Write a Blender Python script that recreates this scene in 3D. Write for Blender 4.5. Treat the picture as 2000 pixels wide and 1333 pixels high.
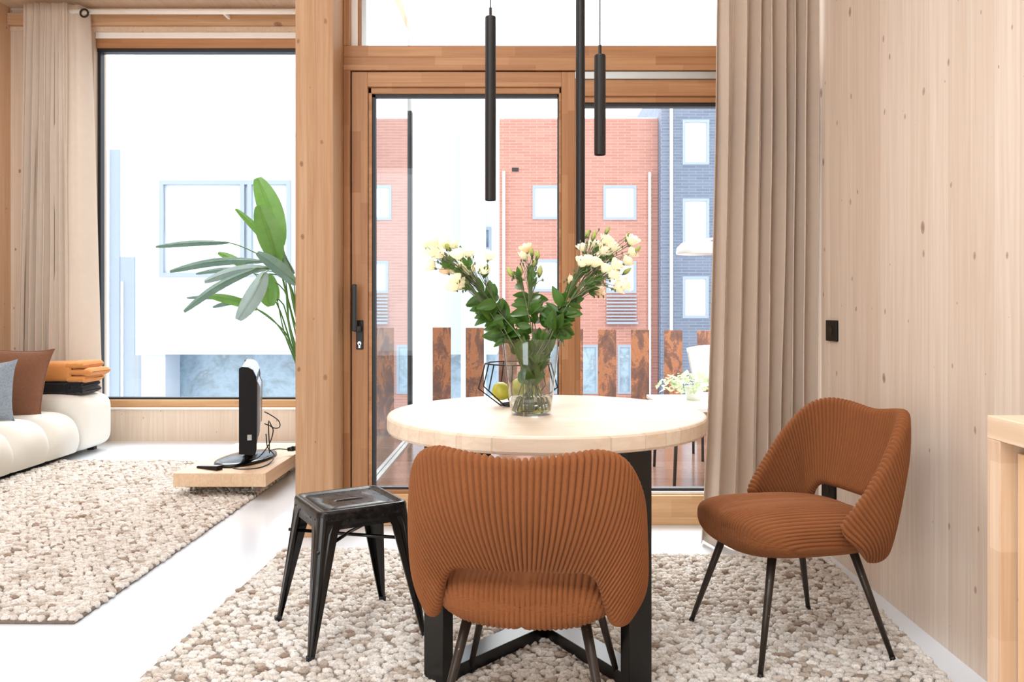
import bpy, math, random
import numpy as np
from mathutils import Vector, Matrix, noise as mnoise

for _o in list(bpy.data.objects):
    bpy.data.objects.remove(_o)
SC = bpy.context.scene
COL = SC.collection
PI = math.pi
rnd = random.Random(7)

# ---------------------------------------------------------------- camera, sky, lights, exposure
F, CX, HY, H = 1585.0, 1022.0, 600.0, 1.10          # focal length in px, vanishing point, eye height
cam_d = bpy.data.cameras.new('camera')
cam_d.sensor_width = 36.0
cam_d.lens = F * 36.0 / 2000.0
cam_d.shift_x = (1000.0 - CX) / 2000.0
cam_d.shift_y = (HY - 666.5) / 2000.0
cam_d.clip_start = 0.05
cam_d.clip_end = 300
cam = bpy.data.objects.new('camera', cam_d)
cam.location = (0, 0, H)
cam.rotation_euler = (PI / 2, 0, 0)
COL.objects.link(cam)
SC.camera = cam

world = bpy.data.worlds.new('overcast_sky')
SC.world = world
world.use_nodes = True
_bg = world.node_tree.nodes['Background']
_bg.inputs[0].default_value = (0.96, 0.985, 1.0, 1)
_bg.inputs[1].default_value = 2.4

def area(name, loc, rot, sx, sy, power, color=(1, 1, 1)):
    d = bpy.data.lights.new(name, 'AREA')
    d.shape = 'RECTANGLE'
    d.size, d.size_y, d.energy, d.color = sx, sy, power, color
    o = bpy.data.objects.new(name, d)
    o.location, o.rotation_euler = loc, rot
    COL.objects.link(o)
    return o
# added fill: one unseen area light behind the camera, two under the ceiling
area('rear_fill_light', (-2.72, -3.42, 1.75), (PI / 2, 0, 0), 2.8, 2.7, 85, (0.86, 0.94, 1.0))
area('kitchen_fill_light', (-0.45, 0.1, 3.50), (0, 0, 0), 2.8, 2.4, 120, (0.86, 0.94, 1.0))  # unseen fill over the kitchen, no fixture modelled
area('living_fill_light', (-2.6, 4.0, 3.50), (0, 0, 0), 2.4, 3.2, 75, (0.92, 0.96, 1.0))  # unseen fill added to brighten the living corner

# high soft daylight from the far side of the street (veiled sun behind thin cloud)
_sd = bpy.data.lights.new('veiled_sun', 'SUN'); _sd.energy = 6.5; _sd.angle = math.radians(50); _sd.color = (1.0, 0.985, 0.96)
_so = bpy.data.objects.new('veiled_sun', _sd); COL.objects.link(_so)
_so.rotation_euler = Vector((-.12, .70, .80)).to_track_quat('Z', 'Y').to_euler()

SC.view_settings.view_transform = 'Standard'
SC.view_settings.look = 'None'
SC.view_settings.gamma = 1.0
SC.view_settings.use_curve_mapping = False
SC.view_settings.exposure = 0.12
SC.cycles.max_bounces = 12
SC.cycles.diffuse_bounces = 5
SC.cycles.glossy_bounces = 4
SC.cycles.transmission_bounces = 12
SC.cycles.transparent_max_bounces = 16
SC.cycles.use_denoising = True
SC.cycles.sample_clamp_indirect = 8.0
SC.cycles.caustics_reflective = False

# ---------------------------------------------------------------- materials
def lin(c):
    return tuple(((v / 255.0) / 12.92 if v <= 10 else (((v / 255.0) + 0.055) / 1.055) ** 2.4) for v in c)

class NT:
    def __init__(self, name):
        self.m = bpy.data.materials.new(name)
        self.m.use_nodes = True
        self.t = self.m.node_tree
        self.n = self.t.nodes
        self.b = self.n['Principled BSDF']
        self.out = self.n['Material Output']
    def new(self, typ, **kw):
        x = self.n.new(typ)
        for k, v in kw.items():
            setattr(x, k, v)
        return x
    def link(self, a, b):
        self.t.links.new(a, b)
    def setv(self, sock, v):
        if hasattr(v, 'is_output') or isinstance(v, bpy.types.NodeSocket):
            self.link(v, sock)
        else:
            sock.default_value = v
    def math(self, op, a, b=0.0, c=None):
        x = self.new('ShaderNodeMath', operation=op)
        self.setv(x.inputs[0], a)
        self.setv(x.inputs[1], b)
        if c is not None:
            self.setv(x.inputs[2], c)
        return x.outputs[0]
    def vec(self, x, y, z):
        v = self.new('ShaderNodeCombineXYZ')
        for i, q in enumerate((x, y, z)):
            self.setv(v.inputs[i], q)
        return v.outputs[0]
    def mix(self, f, a, b):
        x = self.new('ShaderNodeMix', data_type='RGBA')
        self.setv(x.inputs[0], f)
        for s, q in ((x.inputs[6], a), (x.inputs[7], b)):
            if isinstance(q, tuple):
                s.default_value = (*q[:3], 1)
            else:
                self.link(q, s)
        return x.outputs[2]
    def noise(self, v, scale, detail=3, rough=0.55, dist=0.0):
        x = self.new('ShaderNodeTexNoise')
        if v is not None:
            self.link(v, x.inputs['Vector'])
        x.inputs['Scale'].default_value = scale
        x.inputs['Detail'].default_value = detail
        x.inputs['Roughness'].default_value = rough
        x.inputs['Distortion'].default_value = dist
        return x.outputs['Fac']
    def ramp(self, f, stops):
        x = self.new('ShaderNodeValToRGB')
        e = x.color_ramp.elements
        while len(e) < len(stops):
            e.new(0.5)
        for k, (p, c) in enumerate(stops):
            e[k].position = p
            e[k].color = (*c[:3], 1) if isinstance(c, tuple) else (c, c, c, 1)
        self.link(f, x.inputs[0])
        return x.outputs[0]
    def coord(self, which='Object'):
        return self.new('ShaderNodeTexCoord').outputs[which]
    def xyz(self, v):
        s = self.new('ShaderNodeSeparateXYZ')
        self.link(v, s.inputs[0])
        return s.outputs
    def bump(self, h, strength=0.3, dist=0.01):
        x = self.new('ShaderNodeBump')
        x.inputs['Strength'].default_value = strength
        x.inputs['Distance'].default_value = dist
        self.link(h, x.inputs['Height'])
        self.link(x.outputs[0], self.b.inputs['Normal'])

def plain(name, rgb, rough=0.5, metal=0.0, var=0.06, vs=6.0, bump=0.0, bs=200.0, coat=0.0, sheen=0.0, spec=None):
    t = NT(name)
    c = lin(rgb)
    n = t.noise(t.coord(), vs)
    t.link(t.mix(n, tuple(v * (1 - var) for v in c), tuple(min(1, v * (1 + var)) for v in c)), t.b.inputs['Base Color'])
    t.b.inputs['Roughness'].default_value = rough
    t.b.inputs['Metallic'].default_value = metal
    t.b.inputs['Coat Weight'].default_value = coat
    t.b.inputs['Sheen Weight'].default_value = sheen
    if spec is not None:
        t.b.inputs['Specular IOR Level'].default_value = spec
    if bump:
        t.bump(t.noise(t.coord(), bs, 2), bump, 0.004)
    return t.m

def wood(name, rgb, along='Z', across='X', plank=0.14, joint=0.0, tint=0.10, knots=1.0, rough=0.55, grain=0.16, rings=0.0, knotcol=(120, 78, 50)):
    """timber: boards of width plank side by side; joint > 0 cuts each board into glued blocks of that length"""
    t = NT(name)
    s = t.xyz(t.coord())
    ix = {'X': 0, 'Y': 1, 'Z': 2}
    A, L = s[ix[across]], s[ix[along]]
    D = s[({0, 1, 2} - {ix[across], ix[along]}).pop()]
    base = lin(rgb)
    pid = t.math('FLOOR', t.math('DIVIDE', t.math('ADD', A, 20.03), plank))
    wn = t.new('ShaderNodeTexWhiteNoise', noise_dimensions='2D')
    if joint:
        off = t.new('ShaderNodeTexWhiteNoise', noise_dimensions='1D')
        t.link(pid, off.inputs['W'])
        jid = t.math('FLOOR', t.math('DIVIDE', t.math('ADD', t.math('ADD', L, 20.0), t.math('MULTIPLY', off.outputs[0], joint)), joint))
    else:
        jid = 3.0
    t.link(t.vec(pid, jid, 0.0), wn.inputs['Vector'])
    g = t.noise(t.vec(t.math('MULTIPLY', A, 55.0), t.math('MULTIPLY', L, 1.6), t.math('ADD', t.math('MULTIPLY', D, 55.0), t.math('MULTIPLY', pid, 7.3))), 1.0, 4, 0.6, 0.6)
    g2 = t.noise(t.vec(t.math('MULTIPLY', A, 7.0), t.math('MULTIPLY', L, 0.5), t.math('ADD', D, t.math('MULTIPLY', pid, 3.1))), 1.0, 2)
    dark = tuple(v * f for v, f in zip(base, (1 - grain, 1 - grain * 1.5, 1 - grain * 2.0)))
    c = t.mix(t.ramp(g, [(0.35, 0.0), (0.68, 1.0)]), base, dark)
    c = t.mix(t.math('MULTIPLY', g2, 0.35), c, tuple(v * f for v, f in zip(base, (1.0, 0.88, 0.8))))
    tn = t.mix(wn.outputs[0], tuple(1 - tint * k for k in (0.9, 1.25, 1.5)), (1.0, 1.0, 1.0))
    mm = t.new('ShaderNodeMix', data_type='RGBA', blend_type='MULTIPLY')
    mm.inputs[0].default_value = 1.0
    t.link(c, mm.inputs[6]); t.link(tn, mm.inputs[7])
    c = mm.outputs[2]
    if plank < 1.0:
        fr = t.math('FRACT', t.math('DIVIDE', t.math('ADD', A, 20.03), plank))
        e = t.math('LESS_THAN', t.math('MINIMUM', fr, t.math('SUBTRACT', 1.0, fr)), 0.0009 / plank)
        c = t.mix(t.math('MULTIPLY', e, 0.35), c, tuple(v * 0.5 for v in base))
    if knots:
        for sc, size, amt in ((3.2, 0.052, 0.85), (6.5, 0.05, 0.7)):
            vo = t.new('ShaderNodeTexVoronoi', feature='F1', voronoi_dimensions='2D')
            jit = t.noise(t.coord(), 9.0, 2)
            t.link(t.vec(t.math('ADD', A, t.math('MULTIPLY', jit, 0.02)), t.math('MULTIPLY', L, 0.62), 0.0), vo.inputs['Vector'])
            vo.inputs['Scale'].default_value = sc
            sep = t.new('ShaderNodeSeparateColor')
            t.link(vo.outputs['Color'], sep.inputs[0])
            r = t.math('MULTIPLY', t.math('POWER', sep.outputs[0], 2.2), size * knots)
            k = t.math('LESS_THAN', vo.outputs['Distance'], r)
            k = t.math('MULTIPLY', k, t.math('SUBTRACT', 1.0, t.math('MULTIPLY', t.math('DIVIDE', vo.outputs['Distance'], t.math('ADD', r, 0.0001)), 0.45)))
            c = t.mix(t.math('MULTIPLY', k, amt), c, lin(knotcol))
    t.link(c, t.b.inputs['Base Color'])
    t.b.inputs['Roughness'].default_value = rough
    t.b.inputs['Specular IOR Level'].default_value = 0.35
    t.bump(g, 0.05, 0.002)
    return t.m

def cloth(name, rgb, weave=900.0, trans=0.0, sheen=0.2, var=0.07, bump=0.25, vs=18):
    t = NT(name)
    c = lin(rgb)
    s = t.xyz(t.coord())
    w = t.math('MULTIPLY', t.math('SINE', t.math('MULTIPLY', s[2], weave)), t.math('SINE', t.math('MULTIPLY', t.math('ADD', s[0], s[1]), weave)))
    n = t.noise(t.coord(), vs, 4)
    t.link(t.mix(n, tuple(v * (1 - var) for v in c), tuple(min(1, v * (1 + var)) for v in c)), t.b.inputs['Base Color'])
    t.b.inputs['Roughness'].default_value = 0.95
    t.b.inputs['Sheen Weight'].default_value = sheen
    t.b.inputs['Specular IOR Level'].default_value = 0.15
    t.bump(t.math('ADD', t.math('MULTIPLY', w, 0.3), n), bump, 0.002)
    if trans:
        tr = t.new('ShaderNodeBsdfTranslucent')
        tr.inputs[0].default_value = (*c, 1)
        mx = t.new('ShaderNodeMixShader')
        mx.inputs[0].default_value = trans
        t.link(t.b.outputs[0], mx.inputs[1]); t.link(tr.outputs[0], mx.inputs[2])
        t.link(mx.outputs[0], t.out.inputs[0])
    return t.m

def pane_glass(name, tint=(0.985, 0.995, 1.0), refl=1.0):
    t = NT(name)
    tr = t.new('ShaderNodeBsdfTransparent'); tr.inputs[0].default_value = (*tint, 1)
    gl = t.new('ShaderNodeBsdfGlossy'); gl.inputs['Roughness'].default_value = 0.0
    fr = t.new('ShaderNodeFresnel'); fr.inputs[0].default_value = 1.5
    mx = t.new('ShaderNodeMixShader')
    ge = t.new('ShaderNodeNewGeometry')
    t.link(t.math('MULTIPLY', t.math('MULTIPLY', fr.outputs[0], refl), t.math('SUBTRACT', 1.0, ge.outputs['Backfacing'])), mx.inputs[0])
    t.link(tr.outputs[0], mx.inputs[1]); t.link(gl.outputs[0], mx.inputs[2])
    t.link(mx.outputs[0], t.out.inputs[0])
    return t.m

def clear_glass(name, ior=1.45, col=(1, 1, 1)):
    t = NT(name)
    t.b.inputs['Base Color'].default_value = (*col, 1)
    t.b.inputs['Transmission Weight'].default_value = 1.0
    t.b.inputs['Roughness'].default_value = 0.0
    t.b.inputs['IOR'].default_value = ior
    return t.m

def leafmat(name, rgb, rgb2, trans=0.35, rough=0.4, vein=0.0):
    t = NT(name)
    n = t.noise(t.coord(), 14, 3)
    col = t.mix(n, lin(rgb), lin(rgb2))
    t.link(col, t.b.inputs['Base Color'])
    t.b.inputs['Roughness'].default_value = rough
    tr = t.new('ShaderNodeBsdfTranslucent')
    hs = t.new('ShaderNodeHueSaturation'); hs.inputs['Value'].default_value = 1.5
    t.link(col, hs.inputs['Color']); t.link(hs.outputs[0], tr.inputs[0])
    mx = t.new('ShaderNodeMixShader'); mx.inputs[0].default_value = trans
    t.link(t.b.outputs[0], mx.inputs[1]); t.link(tr.outputs[0], mx.inputs[2])
    t.link(mx.outputs[0], t.out.inputs[0])
    return t.m

M = {}
M['wall_wood'] = wood('whitewashed_spruce', (228, 216, 203), 'Z', 'Y', 0.125, tint=0.10, knots=1.15, grain=0.12, rough=0.6, knotcol=(134, 100, 76))
M['wall_wood_left'] = wood('spruce_panel', (216, 184, 154), 'Z', 'Y', 0.14, tint=0.10, knots=1.0, grain=0.15)
M['wall_wood_x'] = wood('spruce_board_wall', (220, 206, 190), 'Z', 'X', 0.13, tint=0.07, knots=1.0, grain=0.12)
M['beam'] = wood('spruce_beam', (210, 178, 146), 'X', 'Z', 0.2, tint=0.08, knots=1.6, grain=0.2)
M['column'] = wood('spruce_column', (190, 156, 122), 'Z', 'X', 0.04, tint=0.10, knots=1.4, grain=0.22)
M['ceiling'] = wood('pale_spruce_ceiling', (222, 204, 182), 'Y', 'X', 0.16, tint=0.06, knots=1.0, grain=0.12)
M['frame_v'] = wood('finger_jointed_larch_upright', (190, 145, 104), 'Z', 'X', 0.055, joint=0.31, tint=0.30, knots=0, grain=0.2, rough=0.42)
M['frame_h'] = wood('finger_jointed_larch_rail', (192, 148, 107), 'X', 'Z', 0.046, joint=0.37, tint=0.26, knots=0, grain=0.2, rough=0.42)
M['sill'] = wood('larch_sill', (214, 176, 132), 'X', 'Z', 0.09, joint=0.6, tint=0.16, knots=0, grain=0.18, rough=0.42)
M['gasket'] = plain('black_gasket', (26, 29, 34), 0.5)
M['alu'] = plain('brushed_aluminium', (178, 180, 178), 0.35, 0.7)
M['white_paint'] = plain('white_paint', (240, 238, 234), 0.5)
M['glass'] = pane_glass('window_glass')
M['floor'] = plain('white_cast_floor', (226, 234, 243), 0.22, var=0.02, vs=1.5, coat=0.25)
M['black_metal'] = plain('matt_black_metal', (24, 23, 23), 0.42, 0.25, var=0.1)
M['black_paint'] = plain('black_powder_coat', (9, 9, 9), 0.28, 0.0, var=0.15, vs=20)
M['stool_metal'] = None
M['black_plastic'] = plain('glossy_black_plastic', (12, 12, 13), 0.16, spec=0.3)
M['matt_plastic'] = plain('matt_black_plastic', (10, 10, 11), 0.35, spec=0.25)
M['silver_plastic'] = plain('silver_plastic', (176, 184, 192), 0.18, 0.4)
M['cord'] = plain('black_cable', (26, 26, 30), 0.4)
M['table_top'] = wood('pale_oak_table', (230, 216, 198), 'X', 'Y', 0.045, joint=0.5, tint=0.10, knots=0, grain=0.12, rough=0.35)
M['cabinet'] = wood('end_grain_pine', (222, 200, 176), 'Z', 'Y', 0.04, joint=0.16, tint=0.12, knots=0, grain=0.22)
M['cabinet_top'] = wood('pine_cabinet_top', (226, 206, 182), 'Y', 'X', 0.04, tint=0.08, knots=0, grain=0.15)
M['cabinet_door'] = wood('pine_cabinet_door', (224, 194, 156), 'Z', 'Y', 0.11, tint=0.08, knots=0.8, grain=0.2)
M['dolly'] = wood('pale_pine_board', (226, 204, 176), 'Y', 'X', 0.06, tint=0.10, knots=0.5, grain=0.15)
M['curtain'] = cloth('natural_linen', (224, 209, 194), trans=0.28)
M['curtain_left'] = cloth('pale_linen', (238, 230, 220), trans=0.5)
M['sofa'] = cloth('off_white_leather', (222, 221, 214), sheen=0.05, var=0.02, bump=0.05)
M['sofa_base'] = plain('dark_plinth', (60, 58, 56), 0.7)
M['brown_linen'] = cloth('rust_brown_linen', (122, 84, 64), weave=700, var=0.2, bump=0.5, vs=60)
M['grey_wool'] = cloth('flecked_grey_wool', (132, 144, 156), weave=500, var=0.5, bump=0.8, vs=90)
M['orange_wool'] = cloth('ochre_wool', (204, 138, 78), weave=700, var=0.1)
M['black_knit'] = cloth('black_knit', (26, 27, 32), weave=300, var=0.3, bump=0.8, vs=80)
M['stem'] = plain('green_stem', (88, 112, 62), 0.5, var=0.15)
M['stem_thin'] = plain('dark_green_stem', (96, 108, 72), 0.5, var=0.2)
M['leaf'] = leafmat('lisianthus_leaf', (48, 80, 34), (88, 128, 46), 0.35)
M['petal'] = leafmat('cream_petal', (244, 241, 222), (252, 250, 238), 0.35, 0.6)
M['petal_blush'] = leafmat('blush_petal', (246, 226, 200), (252, 240, 222), 0.35, 0.6)
M['bud'] = leafmat('green_bud', (170, 184, 96), (206, 210, 140), 0.3, 0.6)
M['plant_green'] = leafmat('strelitzia_green', (82, 132, 62), (112, 156, 74), 0.30, 0.3)
M['plant_blue'] = leafmat('strelitzia_blue_green', (88, 124, 112), (126, 158, 148), 0.12, 0.25)
M['plant_pale'] = leafmat('strelitzia_pale', (124, 150, 148), (154, 178, 176), 0.15, 0.3)
M['pot'] = plain('dark_pot', (58, 58, 60), 0.6)
M['soil'] = plain('soil', (60, 44, 34), 0.95, var=0.3, vs=60)
M['pear'] = plain('yellow_green_pear', (186, 184, 66), 0.4, var=0.22, vs=30)
M['pear_stalk'] = plain('pear_stalk', (84, 60, 36), 0.7)
M['vase_glass'] = pane_glass('vase_glass', (0.955, 0.975, 0.97), 2.2)
M['water'] = clear_glass('water', 1.33, (0.985, 1.0, 0.99))
M['caster'] = clear_glass('clear_caster_plastic', 1.4, (0.80, 0.84, 0.82))
M['chrome'] = plain('chrome', (200, 200, 198), 0.15, 1.0)

def corduroy():
    t = NT('rust_corduroy')
    c = lin((140, 86, 52))
    n = t.noise(t.coord(), 9, 4)
    f = t.noise(t.coord(), 420, 2)
    col = t.mix(n, tuple(v * 0.84 for v in c), tuple(v * 1.14 for v in c))
    col = t.mix(t.math('MULTIPLY', f, 0.35), col, tuple(v * 0.6 for v in c))
    t.link(col, t.b.inputs['Base Color'])
    t.b.inputs['Roughness'].default_value = 0.95
    t.b.inputs['Specular IOR Level'].default_value = 0.1
    t.b.inputs['Sheen Weight'].default_value = 0.12
    t.b.inputs['Sheen Tint'].default_value = (1.0, 0.72, 0.5, 1)
    t.bump(f, 0.5, 0.003)
    return t.m
M['corduroy'] = corduroy()

def rugmat():
    t = NT('looped_wool_felt')
    a = t.new('ShaderNodeAttribute', attribute_name='tone')
    f = t.noise(t.coord(), 160, 3, 0.7)
    mm = t.new('ShaderNodeMix', data_type='RGBA', blend_type='MULTIPLY')
    mm.inputs[0].default_value = 1.0
    t.link(a.outputs['Color'], mm.inputs[6])
    t.link(t.ramp(f, [(0.32, (0.66, 0.63, 0.60)), (0.60, (1.0, 1.0, 1.0))]), mm.inputs[7])
    t.link(mm.outputs[2], t.b.inputs['Base Color'])
    t.b.inputs['Roughness'].default_value = 1.0
    t.b.inputs['Specular IOR Level'].default_value = 0.05
    t.b.inputs['Sheen Weight'].default_value = 0.3
    t.bump(f, 0.9, 0.006)
    return t.m
M['rug'] = rugmat()
M['rug_back'] = plain('rug_backing', (120, 104, 90), 0.95, var=0.2, vs=80)

def worn_black():
    t = NT('worn_gunmetal')
    f = t.noise(t.coord(), 45, 5, 0.7)
    t.link(t.mix(t.ramp(f, [(0.50, 0.0), (0.72, 1.0)]), lin((20, 18, 17)), lin((58, 48, 42))), t.b.inputs['Base Color'])
    t.b.inputs['Metallic'].default_value = 0.35
    t.link(t.ramp(f, [(0.3, 0.22), (0.7, 0.45)]), t.b.inputs['Roughness'])
    return t.m
M['stool_metal'] = worn_black()

def bronze():
    t = NT('chipped_bronze_leg')
    f = t.noise(t.coord(), 70, 4, 0.7)
    t.link(t.mix(t.ramp(f, [(0.66, 0.0), (0.70, 1.0)]), lin((52, 44, 38)), lin((170, 150, 120))), t.b.inputs['Base Color'])
    t.b.inputs['Metallic'].default_value = 0.3
    t.b.inputs['Roughness'].default_value = 0.4
    return t.m
M['bronze'] = bronze()

def rust():
    t = NT('rusted_steel')
    s = t.xyz(t.coord())
    n = t.noise(t.vec(s[0], s[1], t.math('MULTIPLY', s[2], 0.5)), 7, 5, 0.65, 0.8)
    n2 = t.noise(t.coord(), 60, 4, 0.7)
    c = t.ramp(t.math('ADD', t.math('MULTIPLY', n, 0.8), t.math('MULTIPLY', n2, 0.2)), [(0.40, lin((118, 88, 80))), (0.50, lin((150, 106, 88))), (0.55, lin((204, 140, 100))), (0.66, lin((184, 120, 84)))])
    t.link(c, t.b.inputs['Base Color'])
    t.b.inputs['Roughness'].default_value = 0.6
    return t.m
M['rust'] = rust()

def brick(name, c1, c2, mortar, sx=0.5, rowh=0.105):
    t = NT(name)
    s = t.xyz(t.coord())
    b = t.new('ShaderNodeTexBrick')
    b.inputs['Scale'].default_value = 1.0
    b.inputs['Brick Width'].default_value = sx
    b.inputs['Row Height'].default_value = rowh
    b.inputs['Mortar Size'].default_value = 0.010
    b.inputs['Color1'].default_value = (*lin(c1), 1)
    b.inputs['Color2'].default_value = (*lin(c2), 1)
    b.inputs['Mortar'].default_value = (*lin(mortar), 1)
    t.link(t.vec(t.math('ADD', s[0], s[1]), s[2], 0.0), b.inputs['Vector'])
    t.link(b.outputs[0], t.b.inputs['Base Color'])
    t.b.inputs['Roughness'].default_value = 0.8
    return t.m
M['red_brick'] = brick('red_brick', (188, 134, 120), (176, 122, 108), (202, 158, 146))
M['blue_brick'] = brick('blue_grey_brick', (116, 126, 144), (104, 114, 134), (138, 148, 164))
M['render'] = plain('white_render', (208, 216, 226), 0.9, var=0.02, vs=0.6)
M['render_grey'] = plain('pale_grey_render', (192, 204, 218), 0.9, var=0.02, vs=0.6)
M['far_frame'] = plain('blue_grey_window_frame', (158, 170, 184), 0.5)
M['far_glass'] = plain('far_window_glass', (214, 226, 236), 0.08, var=0.15, vs=1.2)
M['blind'] = plain('pale_blind', (250, 250, 250), 0.7)
M['street_glass'] = None
def reflection_mottle():
    t = NT('street_level_glazing')
    n = t.noise(t.coord(), 1.3, 5, 0.62, 0.4)
    t.link(t.ramp(n, [(0.36, lin((128, 148, 164))), (0.5, lin((164, 186, 202))), (0.6, lin((136, 156, 168))), (0.7, lin((196, 208, 216)))]), t.b.inputs['Base Color'])  # tone bands paint blurred foliage reflections into the glass
    t.b.inputs['Roughness'].default_value = 0.15
    return t.m
M['street_glass'] = reflection_mottle()
M['screen_glass'] = None
def screen_glass():
    t = NT('frosted_blue_glass')
    t.b.inputs['Base Color'].default_value = (*lin((170, 184, 202)), 1)
    t.b.inputs['Roughness'].default_value = 0.2
    tr = t.new('ShaderNodeBsdfTransparent'); tr.inputs[0].default_value = (*lin((212, 222, 232)), 1)
    mx = t.new('ShaderNodeMixShader'); mx.inputs[0].default_value = 0.45
    t.link(t.b.outputs[0], mx.inputs[1]); t.link(tr.outputs[0], mx.inputs[2]); t.link(mx.outputs[0], t.out.inputs[0])
    return t.m
M['screen_glass'] = screen_glass()
M['mirror_glass'] = None
def mirror_glass():
    t = NT('reflecting_side_glazing')
    t.b.inputs['Base Color'].default_value = (*lin((120, 146, 156)), 1)
    t.b.inputs['Roughness'].default_value = 0.03
    t.b.inputs['Specular IOR Level'].default_value = 1.0
    t.b.inputs['Coat Weight'].default_value = 1.0
    gl = t.new('ShaderNodeBsdfGlossy'); gl.inputs['Roughness'].default_value = 0.01
    gl.inputs[0].default_value = (0.86, 0.93, 0.95, 1)
    mx = t.new('ShaderNodeMixShader'); mx.inputs[0].default_value = 0.6
    t.link(t.b.outputs[0], mx.inputs[1]); t.link(gl.outputs[0], mx.inputs[2]); t.link(mx.outputs[0], t.out.inputs[0])
    return t.m
M['mirror_glass'] = mirror_glass()
M['deck'] = wood('wet_hardwood_deck', (146, 120, 108), 'X', 'Y', 0.14, tint=0.2, knots=0, grain=0.25, rough=0.16)
M['pavement'] = plain('pale_pavement', (190, 192, 194), 0.8, var=0.1, vs=0.8)
M['ivy'] = leafmat('variegated_ivy', (120, 150, 84), (236, 240, 214), 0.3)

# ---------------------------------------------------------------- mesh helpers
def px(x, y, Y):
    """point seen at photo pixel x, y when it stands Y metres in front of the lens"""
    return Vector(((x - CX) * Y / F, Y, H - (y - HY) * Y / F))

def origin(o):
    v = Vector((0, 0, 0))
    while o is not None:
        v += Vector(o.location)
        o = o.parent
    return v

class MB:
    """collects shapes and links them as ONE mesh object"""
    def __init__(self):
        self.v, self.f = [], []
    def add(self, vs, fs):
        k = len(self.v)
        self.v += [tuple(p) for p in vs]
        self.f += [tuple(i + k for i in q) for q in fs]
        return self
    def box(self, x0, x1, y0, y1, z0, z1):
        vs = [(x, y, z) for z in (z0, z1) for y in (y0, y1) for x in (x0, x1)]
        return self.add(vs, [(0, 2, 3, 1), (4, 5, 7, 6), (0, 1, 5, 4), (2, 6, 7, 3), (0, 4, 6, 2), (1, 3, 7, 5)])
    def grid(self, P, wrap_u=False, wrap_v=False, flip=False):
        nu, nv = len(P), len(P[0])
        fs = []
        for i in range(nu if wrap_u else nu - 1):
            for j in range(nv if wrap_v else nv - 1):
                a, b = i * nv + j, ((i + 1) % nu) * nv + j
                c, d = ((i + 1) % nu) * nv + (j + 1) % nv, i * nv + (j + 1) % nv
                fs.append((a, d, c, b) if flip else (a, b, c, d))
        return self.add([p for r in P for p in r], fs)
    def tube(self, pts, r, n=8, cap=True):
        pts = [Vector(p) for p in pts]
        rs = r if isinstance(r, (list, tuple)) else [r] * len(pts)
        rings = []
        up = None
        for i, p in enumerate(pts):
            d = (pts[min(i + 1, len(pts) - 1)] - pts[max(i - 1, 0)]).normalized()
            if up is None:
                up = Vector((0, 0, 1)) if abs(d.z) < 0.9 else Vector((1, 0, 0))
            a = d.cross(up).normalized()
            b = a.cross(d).normalized()
            up = b
            rings.append([p + (a * math.cos(2 * PI * k / n) + b * math.sin(2 * PI * k / n)) * rs[i] for k in range(n)])
        k0 = len(self.v)
        self.grid(rings, wrap_v=True)
        if cap:
            self.f.append(tuple(k0 + j for j in range(n)))
            m = k0 + (len(pts) - 1) * n
            self.f.append(tuple(m + n - 1 - j for j in range(n)))
        return self
    def lathe(self, prof, c=(0, 0, 0), n=32, cap=True):
        rings = [[(c[0] + r * math.cos(2 * PI * k / n), c[1] + r * math.sin(2 * PI * k / n), c[2] + z) for k in range(n)] for r, z in prof]
        k0 = len(self.v)
        self.grid(rings, wrap_v=True, flip=True)
        if cap:
            self.f.append(tuple(k0 + n - 1 - j for j in range(n)))
            m = k0 + (len(prof) - 1) * n
            self.f.append(tuple(m + j for j in range(n)))
        return self
    def prism(self, poly, z0, z1):
        n = len(poly)
        vs = [(x, y, z0) for x, y in poly] + [(x, y, z1) for x, y in poly]
        fs = [tuple(range(n - 1, -1, -1)), tuple(range(n, 2 * n))] + [(i, (i + 1) % n, n + (i + 1) % n, n + i) for i in range(n)]
        return self.add(vs, fs)
    def ball(self, c, r, nu=14, nv=9, e=1.0):
        rx, ry, rz = r if isinstance(r, tuple) else (r, r, r)
        def sp(v):
            return math.copysign(abs(v) ** e, v)
        P = []
        for i in range(nv + 1):
            t = -PI / 2 + PI * i / nv
            P.append([(c[0] + rx * sp(math.cos(t)) * sp(math.cos(2 * PI * k / nu)), c[1] + ry * sp(math.cos(t)) * sp(math.sin(2 * PI * k / nu)), c[2] + rz * sp(math.sin(t))) for k in range(nu)])
        return self.grid(P, wrap_v=True, flip=True)
    def xf(self, mat):
        self.v = [tuple(mat @ Vector(p)) for p in self.v]
        return self
    def build(self, name, mat, parent=None, local=False, smooth=False, bevel=0.0, sub=0, seg=2):
        me = bpy.data.meshes.new(name)
        off = Vector((0, 0, 0)) if (local or parent is None) else origin(parent)
        me.from_pydata([tuple(Vector(p) - off) for p in self.v], [], self.f)
        me.validate()
        me.materials.append(mat)
        if mat.name in ('vase_glass', 'water', 'clear_caster_plastic'):
            import bmesh
            bm = bmesh.new(); bm.from_mesh(me); bmesh.ops.remove_doubles(bm, verts=bm.verts, dist=1e-6); bmesh.ops.recalc_face_normals(bm, faces=bm.faces); bm.to_mesh(me); bm.free()
        if smooth:
            me.polygons.foreach_set('use_smooth', [True] * len(me.polygons))
        o = bpy.data.objects.new(name, me)
        COL.objects.link(o)
        if parent is not None:
            o.parent = parent
        if bevel:
            b = o.modifiers.new('bevel', 'BEVEL')
            b.width, b.segments, b.limit_method = bevel, seg, 'ANGLE'
            b.harden_normals = False
        if sub:
            s = o.modifiers.new('sub', 'SUBSURF')
            s.levels = s.render_levels = sub
        return o

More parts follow.
